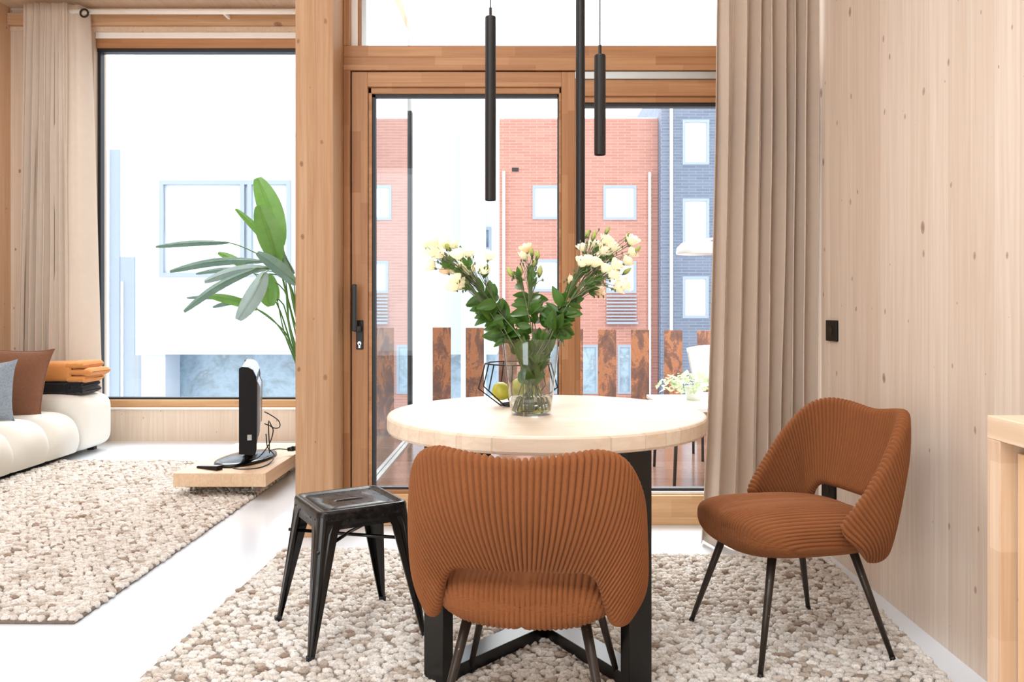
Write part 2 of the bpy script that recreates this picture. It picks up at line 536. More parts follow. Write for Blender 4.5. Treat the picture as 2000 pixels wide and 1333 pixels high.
def box(name, mat, x0, x1, y0, y1, z0, z1, parent=None, bevel=0.0, local=False):
    return MB().box(x0, x1, y0, y1, z0, z1).build(name, mat, parent, local=local, bevel=bevel)

def thing(name, label, cat, loc=(0, 0, 0), rz=0.0, group=None):
    o = bpy.data.objects.new(name, None)
    o.empty_display_size = 0.1
    COL.objects.link(o)
    o.location = loc
    o.rotation_euler = (0, 0, rz)
    return tag(o, label, cat, group)

def tag(o, label=None, cat=None, group=None, kind=None):
    for k, v in (('label', label), ('category', cat), ('group', group), ('kind', kind)):
        if v:
            o[k] = v
    return o

def struct(o, label=None, cat=None):
    o['kind'] = 'structure'
    return tag(o, label, cat)

def catmull(pts, n):
    """n points evenly spaced along a smooth curve through pts"""
    P = [Vector(p) for p in pts]
    P = [2 * P[0] - P[1]] + P + [2 * P[-1] - P[-2]]
    raw = []
    for i in range(1, len(P) - 2):
        for k in range(24):
            t = k / 24
            a, b, c, d = P[i - 1], P[i], P[i + 1], P[i + 2]
            raw.append(0.5 * ((2 * b) + (c - a) * t + (2 * a - 5 * b + 4 * c - d) * t * t + (3 * b - a - 3 * c + d) * t ** 3))
    raw.append(P[-2].copy())
    cum = [0.0]
    for i in range(1, len(raw)):
        cum.append(cum[-1] + (raw[i] - raw[i - 1]).length)
    out, j = [], 0
    for i in range(n):
        s = cum[-1] * i / (n - 1)
        while j < len(cum) - 2 and cum[j + 1] < s:
            j += 1
        d = cum[j + 1] - cum[j]
        out.append(raw[j].lerp(raw[j + 1], 0 if d == 0 else min(1, (s - cum[j]) / d)))
    return out
# ================================================================ THE ROOM
YD, YW, CEIL = 4.08, 6.65, 3.55            # plane of the door wall, plane of the left window wall, ceiling
def Xd(x, Y=YD): return (x - CX) * Y / F
def Zd(y, Y=YD): return H - (y - HY) * Y / F
XR, XL = 1.36, -4.20

struct(MB().prism([(XL - .1, -3.6), (XR + .1, -3.6), (XR + .1, 4.24), (-1.0, 4.24), (-1.0, 6.8), (XL - .1, 6.8)], -0.12, 0.0).build('floor', M['floor']), 'smooth white cast floor')
struct(MB().prism([(XL - .1, -3.6), (XR + .1, -3.6), (XR + .1, 4.24), (-1.0, 4.24), (-1.0, 6.8), (XL - .1, 6.8)], CEIL, CEIL + .12).build('ceiling', M['ceiling']), 'pale timber ceiling')
struct(box('wall_left', M['wall_wood_left'], XL - .1, XL, -3.6, 6.8, 0, CEIL), 'spruce board wall at the far left')
struct(box('wall_right', M['wall_wood'], XR, XR + .1, -3.6, 4.30, 0, CEIL), 'whitewashed knotty spruce wall on the right')
w = MB()
zb, zt = Zd(800, YW), Zd(62, YW)
w.box(XL, -1.08, YW, YW + .2, 0, zb)
w.box(XL, -1.08, YW, YW + .2, zt, CEIL)
w.box(XL, Xd(183, YW), YW, YW + .2, zb, zt)
w.box(-1.25, -1.08, YW, YW + .2, zb, zt)
struct(w.build('wall_front', M['wall_wood_x']), 'board wall around the left window')
w = MB()
w.box(XL, XR, -3.6, -3.5, 0, .4); w.box(XL, XR, -3.6, -3.5, 3.1, CEIL)
w.box(XL, -4.15, -3.6, -3.5, .4, 3.1); w.box(-1.3, XR, -3.6, -3.5, .4, 3.1)
struct(w.build('wall_back', M['wall_wood_x']), 'wall behind the camera')
wr = struct(thing('window_4', 'unseen windows behind the camera, added as an opening for fill light', None, (-2.7, -3.55, .4)))  # unseen opening added around the rear fill light
g = MB()
for x in (-4.15, -2.75, -1.36):
    g.box(x, x + .06, -3.58, -3.5, .4, 3.1)
g.box(-4.15, -1.3, -3.58, -3.5, .4, .46); g.box(-4.15, -1.3, -3.58, -3.5, 3.04, 3.1)
g.build('window_frame', M['frame_v'], wr)
# timber beam and ledges over the left window
struct(box('trim_1', M['beam'], XL + .002, -1.09, YW - .05, YW - .001, Zd(52, YW), Zd(29, YW), bevel=.003), 'knotty spruce beam over the left window')
struct(box('trim_2', M['ceiling'], XL + .002, -1.09, YW - .012, YW - .001, Zd(61, YW), Zd(52.5, YW)), 'pale ledge below the beam')
# window 1: the large fixed window on the left
w1 = struct(thing('window_1', 'large fixed window beside the sofa', None, (-2.4, YW, zb)))
x0, x1 = Xd(184, YW), -1.25
g = MB(); g.box(x0, x1, YW + .02, YW + .14, Zd(73, YW), zt); g.build('head_strip', M['white_paint'], w1)
g = MB(); g.box(x0, x1, YW + .035, YW + .14, Zd(91, YW), Zd(73, YW)); g.build('frame_head', M['frame_h'], w1, bevel=.003)
g = MB(); g.box(x0, x1, YW + .05, YW + .12, Zd(98, YW), Zd(91, YW)); g.box(x0, x1, YW + .05, YW + .12, Zd(782, YW), Zd(778, YW))
g.box(x0, x0 + .022, YW + .06, YW + .12, Zd(780, YW), Zd(98, YW)); g.build('gasket', M['gasket'], w1)
g = MB(); g.box(x0, x1, YW + .01, YW + .14, Zd(796, YW), Zd(782, YW)); g.build('frame_sill', M['sill'], w1, bevel=.006)
g = MB(); g.box(x0, x1, YW - .015, YW + .15, zb - .0, Zd(796, YW)); g.build('window_ledge', M['white_paint'], w1, bevel=.003)
box('glass_pane', M['glass'], x0, x1, YW + .09, YW + .098, Zd(780, YW), Zd(96, YW), w1)
# divider between the two window planes, with the column at its end
struct(box('wall_divider', M['wall_wood_left'], -1.08, -.985, 4.06, 6.86, 0, CEIL), 'short wall between the door and the living corner')
XC0, XC1, YC = Xd(577, 3.87), Xd(651, 3.87), 3.87
struct(MB().prism([(XC0, YC), (XC1 - .0, YC), (XC1, 4.10), (XC0, 4.10)], 0, CEIL).build('trim_3', M['column'], bevel=.0015), 'knotty spruce column between the two windows')
# skirting shadow gap on the right wall
# ---------------------------------------------------------------- sliding door
d1 = struct(thing('door_1', 'glazed larch sliding door', None, (Xd(900), YD, 0)))
ztop = Zd(139)
fl = MB(); fl.box(Xd(670.5), Xd(683.5), YD, YD + .14, 0, Zd(137)); fl.build('door_jamb', M['frame_v'], d1, bevel=.002)
fl = MB(); fl.box(Xd(683.5), Xd(686), YD + .03, YD + .1, .02, ztop); fl.box(Xd(683.5), Xd(1123), YD + .03, YD + .1, ztop - .0, Zd(136.8)); fl.build('shadow_gap', M['gasket'], d1)
yl = YD + .012
st = MB(); st.box(Xd(686), Xd(717), yl, yl + .07, .045, ztop); st.build('leaf_stile', M['frame_v'], d1, bevel=.002)
st = MB(); st.box(Xd(1097), Xd(1123), yl, yl + .07, .045, ztop); st.build('leaf_stile', M['frame_v'], d1, bevel=.002)
st = MB(); st.box(Xd(717), Xd(1097), yl, yl + .07, Zd(168), ztop); st.build('leaf_rail', M['frame_h'], d1, bevel=.002)
st = MB(); st.box(Xd(717), Xd(1097), yl, yl + .07, .045, Zd(967)); st.build('leaf_rail', M['sill'], d1, bevel=.002)
bd = MB()
bd.box(Xd(717), Xd(724), yl + .018, yl + .06, Zd(960), Zd(168)); bd.box(Xd(1092), Xd(1097), yl + .018, yl + .06, Zd(960), Zd(168))
bd.box(Xd(717), Xd(1097), yl + .018, yl + .06, Zd(180), Zd(168)); bd.box(Xd(717), Xd(1097), yl + .018, yl + .06, Zd(967), Zd(960))
bd.build('glazing_bead', M['frame_h'], d1, bevel=.003)
gk = MB()
gk.box(Xd(724), Xd(730.5), yl + .03, yl + .06, Zd(960), Zd(180)); gk.box(Xd(1089.5), Xd(1092), yl + .03, yl + .06, Zd(960), Zd(180))
gk.box(Xd(724), Xd(1092), yl + .03, yl + .06, Zd(186), Zd(180)); gk.box(Xd(724), Xd(1092), yl + .03, yl + .06, Zd(960), Zd(955.5))
gk.build('gasket', M['gasket'], d1)
box('glass_pane', M['glass'], Xd(728), Xd(1091), yl + .05, yl + .058, Zd(958), Zd(184), d1)
box('threshold', M['sill'], Xd(670.5), Xd(1134), YD - .004, YD + .15, .002, .043, d1, bevel=.002)
# handle
hd = MB(); hd.box(Xd(695), Xd(709), yl - .008, yl + .004, Zd(683), Zd(626)); plate = hd.build('door_handle', M['black_metal'], d1, bevel=.003)
hv = MB(); hv.box(Xd(692.5), Xd(700.5), yl - .075, yl - .048, Zd(647), Zd(556)); hv.box(Xd(694), Xd(706), yl - .06, yl - .006, Zd(648), Zd(637))
hv.build('lever', M['black_metal'], plate, bevel=.004)
kc = MB(); kc.tube([(Xd(702), yl - .006, Zd(671)), (Xd(702), yl - .014, Zd(671))], .009, 16); kc.box(Xd(702) - .004, Xd(702) + .004, yl - .014, yl - .004, Zd(680), Zd(671))
kc.build('lock_cylinder', M['chrome'], plate)
# fixed pane to the right of the door
w3 = struct(thing('window_3', 'fixed pane right of the door', None, (Xd(1300), YD, 0)))
yf = YD + .05
box('mullion', M['frame_v'], Xd(1120), Xd(1134), YD + .02, YD + .14, .0, Zd(152), w3, bevel=.002)
box('track', M['alu'], Xd(1123.5), XR - .002, YD + .015, YD + .1, Zd(152), Zd(138), w3)
box('frame_head', M['frame_h'], Xd(1134), XR - .002, yf - .02, yf + .09, Zd(184), Zd(152), w3, bevel=.002)
box('glazing_bead', M['frame_h'], Xd(1134), XR - .002, yf, yf + .09, Zd(195), Zd(184), w3, bevel=.003)
g = MB(); g.box(Xd(1134), XR - .002, yf + .015, yf + .06, Zd(202), Zd(195)); g.box(Xd(1134), XR - .002, yf + .015, yf + .06, Zd(965), Zd(960)); g.build('gasket', M['gasket'], w3)
box('frame_sill', M['sill'], Xd(1134), XR - .002, YD + .01, YD + .15, .0, Zd(970), w3, bevel=.002)
box('glazing_bead', M['white_paint'], Xd(1134), XR - .002, yf - .01, yf + .09, Zd(970), Zd(965), w3, bevel=.002)
box('jamb', M['frame_v'], XR - .07, XR - .002, yf - .01, yf + .09, Zd(965), Zd(195), w3, bevel=.002)
box('glass_pane', M['glass'], Xd(1134), XR - .05, yf + .03, yf + .038, Zd(962), Zd(200), w3)
# transom window above
w2 = struct(thing('window_2', 'transom window above the door', None, (Xd(1000), YD, Zd(137))))
box('lower_rail', M['frame_h'], Xd(670.5), XR - .002, YD, YD + .14, Zd(136.8), Zd(111.5), w2, bevel=.0015)
box('upper_rail', M['frame_h'], Xd(670.5), XR - .002, YD + .004, YD + .14, Zd(111), Zd(88.5), w2, bevel=.0015)
zt2 = CEIL - .15
g = MB(); g.box(Xd(670.5), Xd(682), YD, YD + .14, Zd(88.5), zt2); g.box(Xd(694.5), Xd(700.5), YD + .06, YD + .14, Zd(88.5), zt2)
g.build('jamb', M['frame_v'], w2, bevel=.002)
box('jamb_lining', M['white_paint'], Xd(682), Xd(694.5), YD + .05, YD + .14, Zd(88.5), zt2, w2)
box('gasket', M['alu'], Xd(700.5), Xd(710), YD + .07, YD + .12, Zd(88.5), zt2, w2)
box('head', M['frame_h'], Xd(670.5), XR - .002, YD, YD + .14, zt2, CEIL, w2)
box('glass_pane', M['glass'], Xd(706), XR - .002, YD + .09, YD + .098, Zd(90), zt2, w2)

# ---------------------------------------------------------------- curtain rod and curtains
rod = MB(); rod.tube([(-3.90, 6.46, Zd(23, 6.46)), (-1.12, 6.46, Zd(23, 6.46))], .020, 16)
rodo = tag(rod.build('curtain_rod', M['white_paint'], smooth=True), 'pale wooden curtain rod under the ceiling above the left window', 'curtain rod')
for x in (-2.4, -1.3):
    box('rod_bracket', M['white_paint'], x, x + .02, 6.46, 6.60, Zd(23, 6.46) - .012, Zd(23, 6.46) + .012, rodo)

def curtain(name, x0, x1, y, z0, z1, folds, amp, mat, label, group, seed, flare=(0, 0), lean=0.0, pinch=0.0, nz=46, wide=0.0):
    """a hanging cloth: folds follow a wandering wave; flare widens the hem to the left / right"""
    r = random.Random(seed)
    n = folds * 22
    ph, a_, w_ = [0.0], [], []
    for k in range(folds):
        w_.append(0.6 + 0.8 * r.random()); a_.append(0.55 + 0.45 * r.random())
    W = sum(w_)
    base = []
    for k in range(folds):
        for i in range(22):
            t = i / 22
            base.append((sum(w_[:k]) / W + t * w_[k] / W, a_[k] * math.sin(2 * PI * t), 0.16 * math.sin(4 * PI * t), k, t))
    P = []
    for j in range(nz + 1):
        f = j / nz                                        # 0 at the top
        z = z1 + (z0 - z1) * f
        row = []
        for (s, a, bx, k, t) in base:
            A = amp * (0.55 + 0.45 * min(1, f * 3)) * (1 + wide * f)
            wob = 0.25 * mnoise.noise(Vector((s * 5 + seed, f * 2.2, 0)))
            ph_ = 2 * PI * (t + 0.10 * mnoise.noise(Vector((k * 3.1, f * 2.0, seed))))
            aa = a_[k] * math.sin(ph_)
            x = x0 + (x1 - x0) * s + (flare[0] * (1 - s) + flare[1] * s) * f ** 1.6 + 0.012 * mnoise.noise(Vector((k * 1.7, f * 3, 5)))
            x += (x1 - x0) / folds * 0.07 * math.sin(2 * ph_)
            yy = y + A * (aa + wob) + lean * f
            if pinch and f < 0.10:
                yy = y + (yy - y) * (0.55 + 4.5 * f)
            row.append((x, yy, z))
        P.append(row)
    m = MB().grid(P)
    o = m.build(name, mat, smooth=True)
    sd = o.modifiers.new('thick', 'SOLIDIFY'); sd.thickness = 0.003
    return tag(o, label, 'curtain', group)

curtain('curtain', .905, 1.357, 3.72, .012, 3.45, 8, .058, M['curtain'],
        'beige floor length linen curtain hanging against the right wall beside the door', None, 11, flare=(-.085, 0.0), wide=.25)
cl = curtain('curtain', -3.955, -3.60, 6.42, .03, 3.505, 7, .042, M['curtain_left'],
        'pale linen curtain gathered on the rod behind the sofa', None, 5, flare=(-.06, .02), pinch=1)
cf = MB()
rr_ = []
for j in range(41):
    f = j / 40
    z = 3.505 + (.03 - 3.505) * f
    rr_.append([(-3.63 + .14 * s + .02 * f + .09 * f * s, 6.385 + .15 * s + .022 * math.sin(PI * (s * 2.0 + .1)) + .010 * math.sin(7 * s + 3 * f), z) for s in [i / 24 for i in range(25)]])
lead = cf.grid(rr_).build('leading_edge', M['curtain_left'], cl, smooth=True)
sd = lead.modifiers.new('thick', 'SOLIDIFY'); sd.thickness = .003
gr = MB()
c0 = px(162, 24, 6.40)
gr.xf(Matrix.Identity(4))
ring = [c0 + Vector((0, 0.0, 0))]
pts = [(c0.x + .030 * math.cos(a), 6.418, c0.z + .030 * math.sin(a)) for a in [2 * PI * i / 24 for i in range(25)]]
gr.tube(pts, .008, 8, cap=False)
gr.build('grommet', M['black_metal'], cl, smooth=True)

# ================================================================ OUTSIDE
struct(box('balcony_deck', M['deck'], -.94, 3.2, 4.24, 7.35, -.10, -.02), 'wet brown balcony decking')
struct(box('balcony_edge', M['alu'], -.98, -.93, 4.24, 7.35, -.10, -.005), 'pale metal strip along the deck')
struct(box('ground', M['pavement'], -40, 40, 7.5, 80, -3.1, -2.9), 'pale street paving far below')
sg = struct(thing('side_glazing', 'reflecting glazing along the balcony', None, (-.96, 5.6, 0)))
box('side_pane', M['mirror_glass'], -.975, -.962, 4.26, 6.86, .0, 3.4, sg)
box('corner_post', M['gasket'], -.985, -.945, 6.86, 6.93, -.02, 2.76, sg)
box('post_glare_top', M['white_paint'], -.985, -.945, 6.86, 6.93, 2.76, 3.8, sg)  # white upper length paints in the glare that washes out the post
rail = thing('balcony_railing', 'balcony railing of rusted upright steel plates beyond the sliding door', 'railing', (.8, 7.12, -.02))
for k in range(-1, 17):
    xa = 845 + 64.6 * k
    a, b = Xd(xa, 7.1), Xd(xa + 35.5, 7.1)
    if a < -.90:
        continue
    box('railing_plate', M['rust'], a, b, 7.10, 7.112, .03, Zd(640 + max(0, xa - 845) * .012, 7.1), rail)
g = MB(); g.box(-.93, 3.1, 7.112, 7.145, -.02, .05); 
g.build('railing_rail', M['rust'], rail)

def bwin(parent, x0, x1, y0, y1, Y, fr=.09, frame='far_frame', bar=None, glass='far_glass', deep=.12):
    a, b, z0, z1 = Xd(x0, Y), Xd(x1, Y), Zd(y1, Y), Zd(y0, Y)
    m = MB(); yy = Y - .03
    m.box(a, b, yy, yy + deep, z1 - fr, z1); m.box(a, b, yy, yy + deep, z0, z0 + fr)
    m.box(a, a + fr, yy, yy + deep, z0 + fr, z1 - fr); m.box(b - fr, b, yy, yy + deep, z0 + fr, z1 - fr)
    for q in (bar or []):
        xx = Xd(q, Y); m.box(xx - fr / 2, xx + fr / 2, yy, yy + deep, z0 + fr, z1 - fr)
    f = m.build('window', M[frame], parent)
    MB().box(a + fr * .6, b - fr * .6, yy + deep * .4, yy + deep * .5, z0 + fr * .6, z1 - fr * .6).build('pane', M[glass], f)
    return f, a, b, z0, z1

def wallwith(mb, X0, X1, Z0, Z1, Y, holes):
    """a front wall face built of strips so that windows sit in real openings"""
    xs = sorted({X0, X1, *[h[0] for h in holes], *[h[1] for h in holes]})
    for a, b in zip(xs, xs[1:]):
        if b - a < 1e-5: continue
        mid = (a + b) / 2
        hs = sorted([h for h in holes if h[0] < mid < h[1]], key=lambda h: h[2])
        z = Z0
        for h in hs:
            mb.box(a, b, Y, Y + .35, z, h[2]); z = h[3]
        mb.box(a, b, Y, Y + .35, z, Z1)

# white rendered building
YB = 14.0
wb = thing('white_building', 'white rendered building with a wide pale window, closest across the street', 'building', (-3.6, YB, -2.9))
wx0, wx1, wz0, wz1 = Xd(312, YB), Xd(568, YB), Zd(541, YB), Zd(353, YB)
s0, s1, sz0, sz1 = Xd(934, YB), Xd(960, YB), Zd(489, YB), Zd(444, YB)
m = MB(); wallwith(m, Xd(262, YB), Xd(970, YB), Zd(693, YB), 6.0, YB, [(wx0, wx1, wz0, wz1), (s0, s1, sz0, sz1)])
m.box(Xd(262, YB), Xd(970, YB), YB + .35, YB + 1.6, Zd(693, YB), 6.0)
m.build('wall', M['render'], wb)
f, *_ = bwin(wb, 312, 568, 353, 541, YB, fr=.07, bar=[474, 488], frame='far_frame', deep=.2)
m = MB(); m.box(Xd(322, YB), Xd(470, YB), YB + .03, YB + .05, Zd(455, YB), Zd(374, YB)); m.build('blind', M['blind'], f)
bwin(wb, 934, 960, 444, 489, YB, fr=.05, glass='street_glass')
m = MB(); m.box(Xd(262, YB), Xd(970, YB), YB + .9, YB + 1.1, -2.9, Zd(693, YB)); m.build('street_window', M['street_glass'], wb)
m = MB(); m.box(Xd(272, YB), Xd(318, YB), YB + .1, YB + .7, -2.9, Zd(693, YB)); m.build('pillar', M['render'], wb)
m = MB(); m.box(Xd(640, YB), Xd(700, YB), YB + .1, YB + .7, -2.9, Zd(693, YB)); m.build('pillar', M['render'], wb)
m = MB(); m.box(Xd(806, YB - 4), Xd(842, YB - 4), YB - 4, YB - 3.6, -2.9, 5.9); m.box(Xd(900, YB - 1), Xd(944, YB - 1), YB - 1, YB + .01, -2.9, 5.9)
m.build('pilaster', M['render_grey'], wb)
# blue glass screen left of the white building
sc = thing('glass_screen', 'tall pale blue glass screen outside the left edge of the left window', 'screen', (-4.0, 8.3, -2.9))
box('panel', M['screen_glass'], Xd(120, 8.3), Xd(233, 8.3), 8.3, 8.33, -2.9, Zd(292, 8.3), sc)
box('panel', M['screen_glass'], Xd(233.5, 8.3), Xd(262, 8.3), 8.3, 8.33, -2.9, Zd(502, 8.3), sc)
m = MB()
for q, t_ in ((211, 292), (238, 550)):
    m.box(Xd(q - 1.2, 8.28), Xd(q + 1.2, 8.28), 8.27, 8.30, -2.9, Zd(t_, 8.28))
m.build('screen_bar', M['white_paint'], sc)
box('screen_post', M['far_frame'], Xd(262, 8.3), Xd(271, 8.3), 8.3, 8.36, -2.9, Zd(694, 8.3), sc)

# red brick building
YR = 30.0
rbld = thing('brick_building', 'red brick building with downpipes and square windows beyond the balcony', 'building', (2, YR, -2.9))
wins = [(1040, 1093, 362, 429), (1178, 1243, 362, 430), (1040, 1093, 507, 570), (1184, 1243, 510, 573)]
holes = [(Xd(a, YR), Xd(b, YR), Zd(d, YR), Zd(c, YR)) for a, b, c, d in wins]
holes += [(Xd(1206, YR), Xd(1234, YR), Zd(770, YR), Zd(674, YR)), (Xd(1060, YR), Xd(1168, YR), Zd(770, YR), Zd(674, YR))]
m = MB(); wallwith(m, -8, Xd(1285, YR), -2.9, Zd(232, YR), YR, holes); m.build('wall', M['red_brick'], rbld)
m = MB(); m.box(Xd(985, YR), Xd(1285, YR), YR + .05, YR + 9, Zd(232, YR), Zd(229, YR)); m.box(-8, Xd(1285, YR), YR + .36, YR + 9, -2.9, Zd(232, YR)); m.build('roof', M['render'], rbld)
for q in wins:
    bwin(rbld, *q, YR, fr=.10)
bwin(rbld, 1206, 1234, 674, 770, YR, glass='street_glass'); bwin(rbld, 1060, 1168, 674, 770, YR, glass='street_glass')
m = MB()
for k in range(8):
    m.box(Xd(1184, YR), Xd(1243, YR), YR - .10, YR - .05, Zd(580 + k * 6.6, YR), Zd(577 + k * 6.6, YR))
m.box(Xd(1184, YR), Xd(1245, YR), YR - .25, YR - .02, Zd(633, YR), Zd(629, YR)); m.build('balcony_grille', M['far_frame'], rbld)
for q, t_ in ((984, 336), (1268, 338)):
    m = MB(); m.tube([(Xd(q, YR), YR - .12, -2.9), (Xd(q, YR), YR - .12, Zd(t_, YR))], .055, 8); m.build('downpipe', M['white_paint'], rbld)
m = MB(); m.box(Xd(1000, YR), Xd(1013, YR), YR - .03, YR + .01, Zd(335, YR), Zd(328, YR)); m.build('vent', M['gasket'], rbld)
# blue-grey brick building
YS = 29.4
bb = thing('blue_grey_building', 'blue-grey brick building with white downpipe, right of the red brick one', 'building', (8, YS, -2.9))
wins = [(1333, 1385, 234, 322), (1333, 1385, 388, 480), (1333, 1384, 540, 622)]
m = MB(); wallwith(m, Xd(1285, YR) + .01, 16, -2.9, Zd(150, YS), YS, [(Xd(a, YS), Xd(b, YS), Zd(d, YS), Zd(c, YS)) for a, b, c, d in wins])
m.box(Xd(1285, YR) + .01, 16, YS + .36, YS + 9, -2.9, Zd(150, YS)); m.build('wall', M['blue_brick'], bb)
for q in wins:
    bwin(bb, *q, YS, fr=.10, frame='far_frame')
m = MB(); m.tube([(Xd(1310, YS), YS - .12, -2.9), (Xd(1310, YS), YS - .12, Zd(206, YS))], .06, 8); m.build('downpipe', M['white_paint'], bb)

# things standing on the balcony
pt = thing('patio_table', 'low white patio table with thin black legs on the wet decking', 'table', (1.2, 5.35, -.02))
box('tabletop', M['white_paint'], .87, 1.50, 4.96, 5.74, .455, .48, pt, bevel=.004)
for a, b in ((.93, 5.0), (.92, 5.70), (1.44, 5.0), (1.44, 5.70)):
    MB().tube([(a, b, -.02), (a + (.02 if a < 1 else -.02), b, .455)], [.010, .013], 8).build('leg', M['black_metal'], pt, smooth=True)
iv = thing('ivy_plant', 'small variegated ivy plant on the low patio table', 'plant', (1.14, 5.42, .48))
m = MB(); m.lathe([(.05, 0), (.065, .09), (.06, .09), (.055, .075)], (1.14, 5.42, .48), 20); m.build('pot', M['white_paint'], iv, smooth=True)
m = MB(); r2 = random.Random(3)
for k in range(260):
    a, e = r2.uniform(0, 2 * PI), r2.uniform(-.5, 1.3)
    R_ = .17 * r2.uniform(.5, 1.1)
    c = Vector((1.14 + R_ * math.cos(a) * math.cos(e) * 1.35, 5.42 + R_ * math.sin(a) * math.cos(e), .57 + R_ * .55 * math.sin(e)))
    q = Matrix.Translation(c) @ Matrix.Rotation(r2.uniform(0, 6), 4, 'Z') @ Matrix.Rotation(r2.uniform(-1, 1), 4, 'X')
    s = .016 + .012 * r2.random()
    m.add([q @ Vector(p) for p in ((0, -s, 0), (s * .8, -s * .2, s * .2), (0, s, 0), (-s * .8, -s * .2, s * .2))], [(0, 1, 2), (0, 2, 3)])
m.build('foliage', M['ivy'], iv)
pc = thing('patio_chair', 'white shell patio chair behind the ivy, half hidden by the beige curtain', 'chair', (1.48, 6.1, -.02))
P = [[(1.48 + .22 * u + .04 * (1 - v), 6.22 - .05 * u * u + .10 * v, .50 + .30 * v - .02 * u * u) for u in [i / 8 for i in range(-8, 9)]] for v in [j / 8 for j in range(9)]]
o = MB().grid(P).build('backrest', M['white_paint'], pc, smooth=True); s = o.modifiers.new('t', 'SOLIDIFY'); s.thickness = .02
box('seat', M['white_paint'], 1.28, 1.70, 5.86, 6.24, .42, .445, pc, bevel=.01)
for a, b in ((1.30, 5.88), (1.68, 5.88), (1.30, 6.2), (1.68, 6.2)):
    MB().tube([(a, b, -.02), (a, b, .42)], .01, 8).build('leg', M['black_metal'], pc, smooth=True)
al = thing('dome_reflection_standin', 'white dome beside the curtain standing in for a lamp reflected in the right pane', 'lamp', (2.15, 6.4, -.02))  # solid dome stands in for an indoor lamp mirrored in the glass
cc = px(1364, 497, 6.3)
m = MB(); m.lathe([(.17, 0), (.172, .012), (.165, .05), (.13, .085), (.07, .108), (.012, .114), (.011, .11), (.07, .098), (.12, .078), (.155, .045), (.166, .0)], tuple(cc), 36, cap=False); m.build('reflection_dome', M['white_paint'], al, smooth=True)
pts = catmull([(2.15, 6.4, .0), (2.18, 6.4, 1.2), (2.02, 6.38, cc.z + .16), (1.7, 6.34, cc.z + .15), (cc.x, 6.3, cc.z + .105)], 24)
MB().tube(pts, .008, 8).build('pole', M['white_paint'], al, smooth=True)  # invented arm that holds up the reflection dome
m = MB(); m.lathe([(.15, 0), (.15, .02), (.02, .03)], (2.15, 6.4, -.02), 24); m.build('base', M['white_paint'], al, smooth=True)
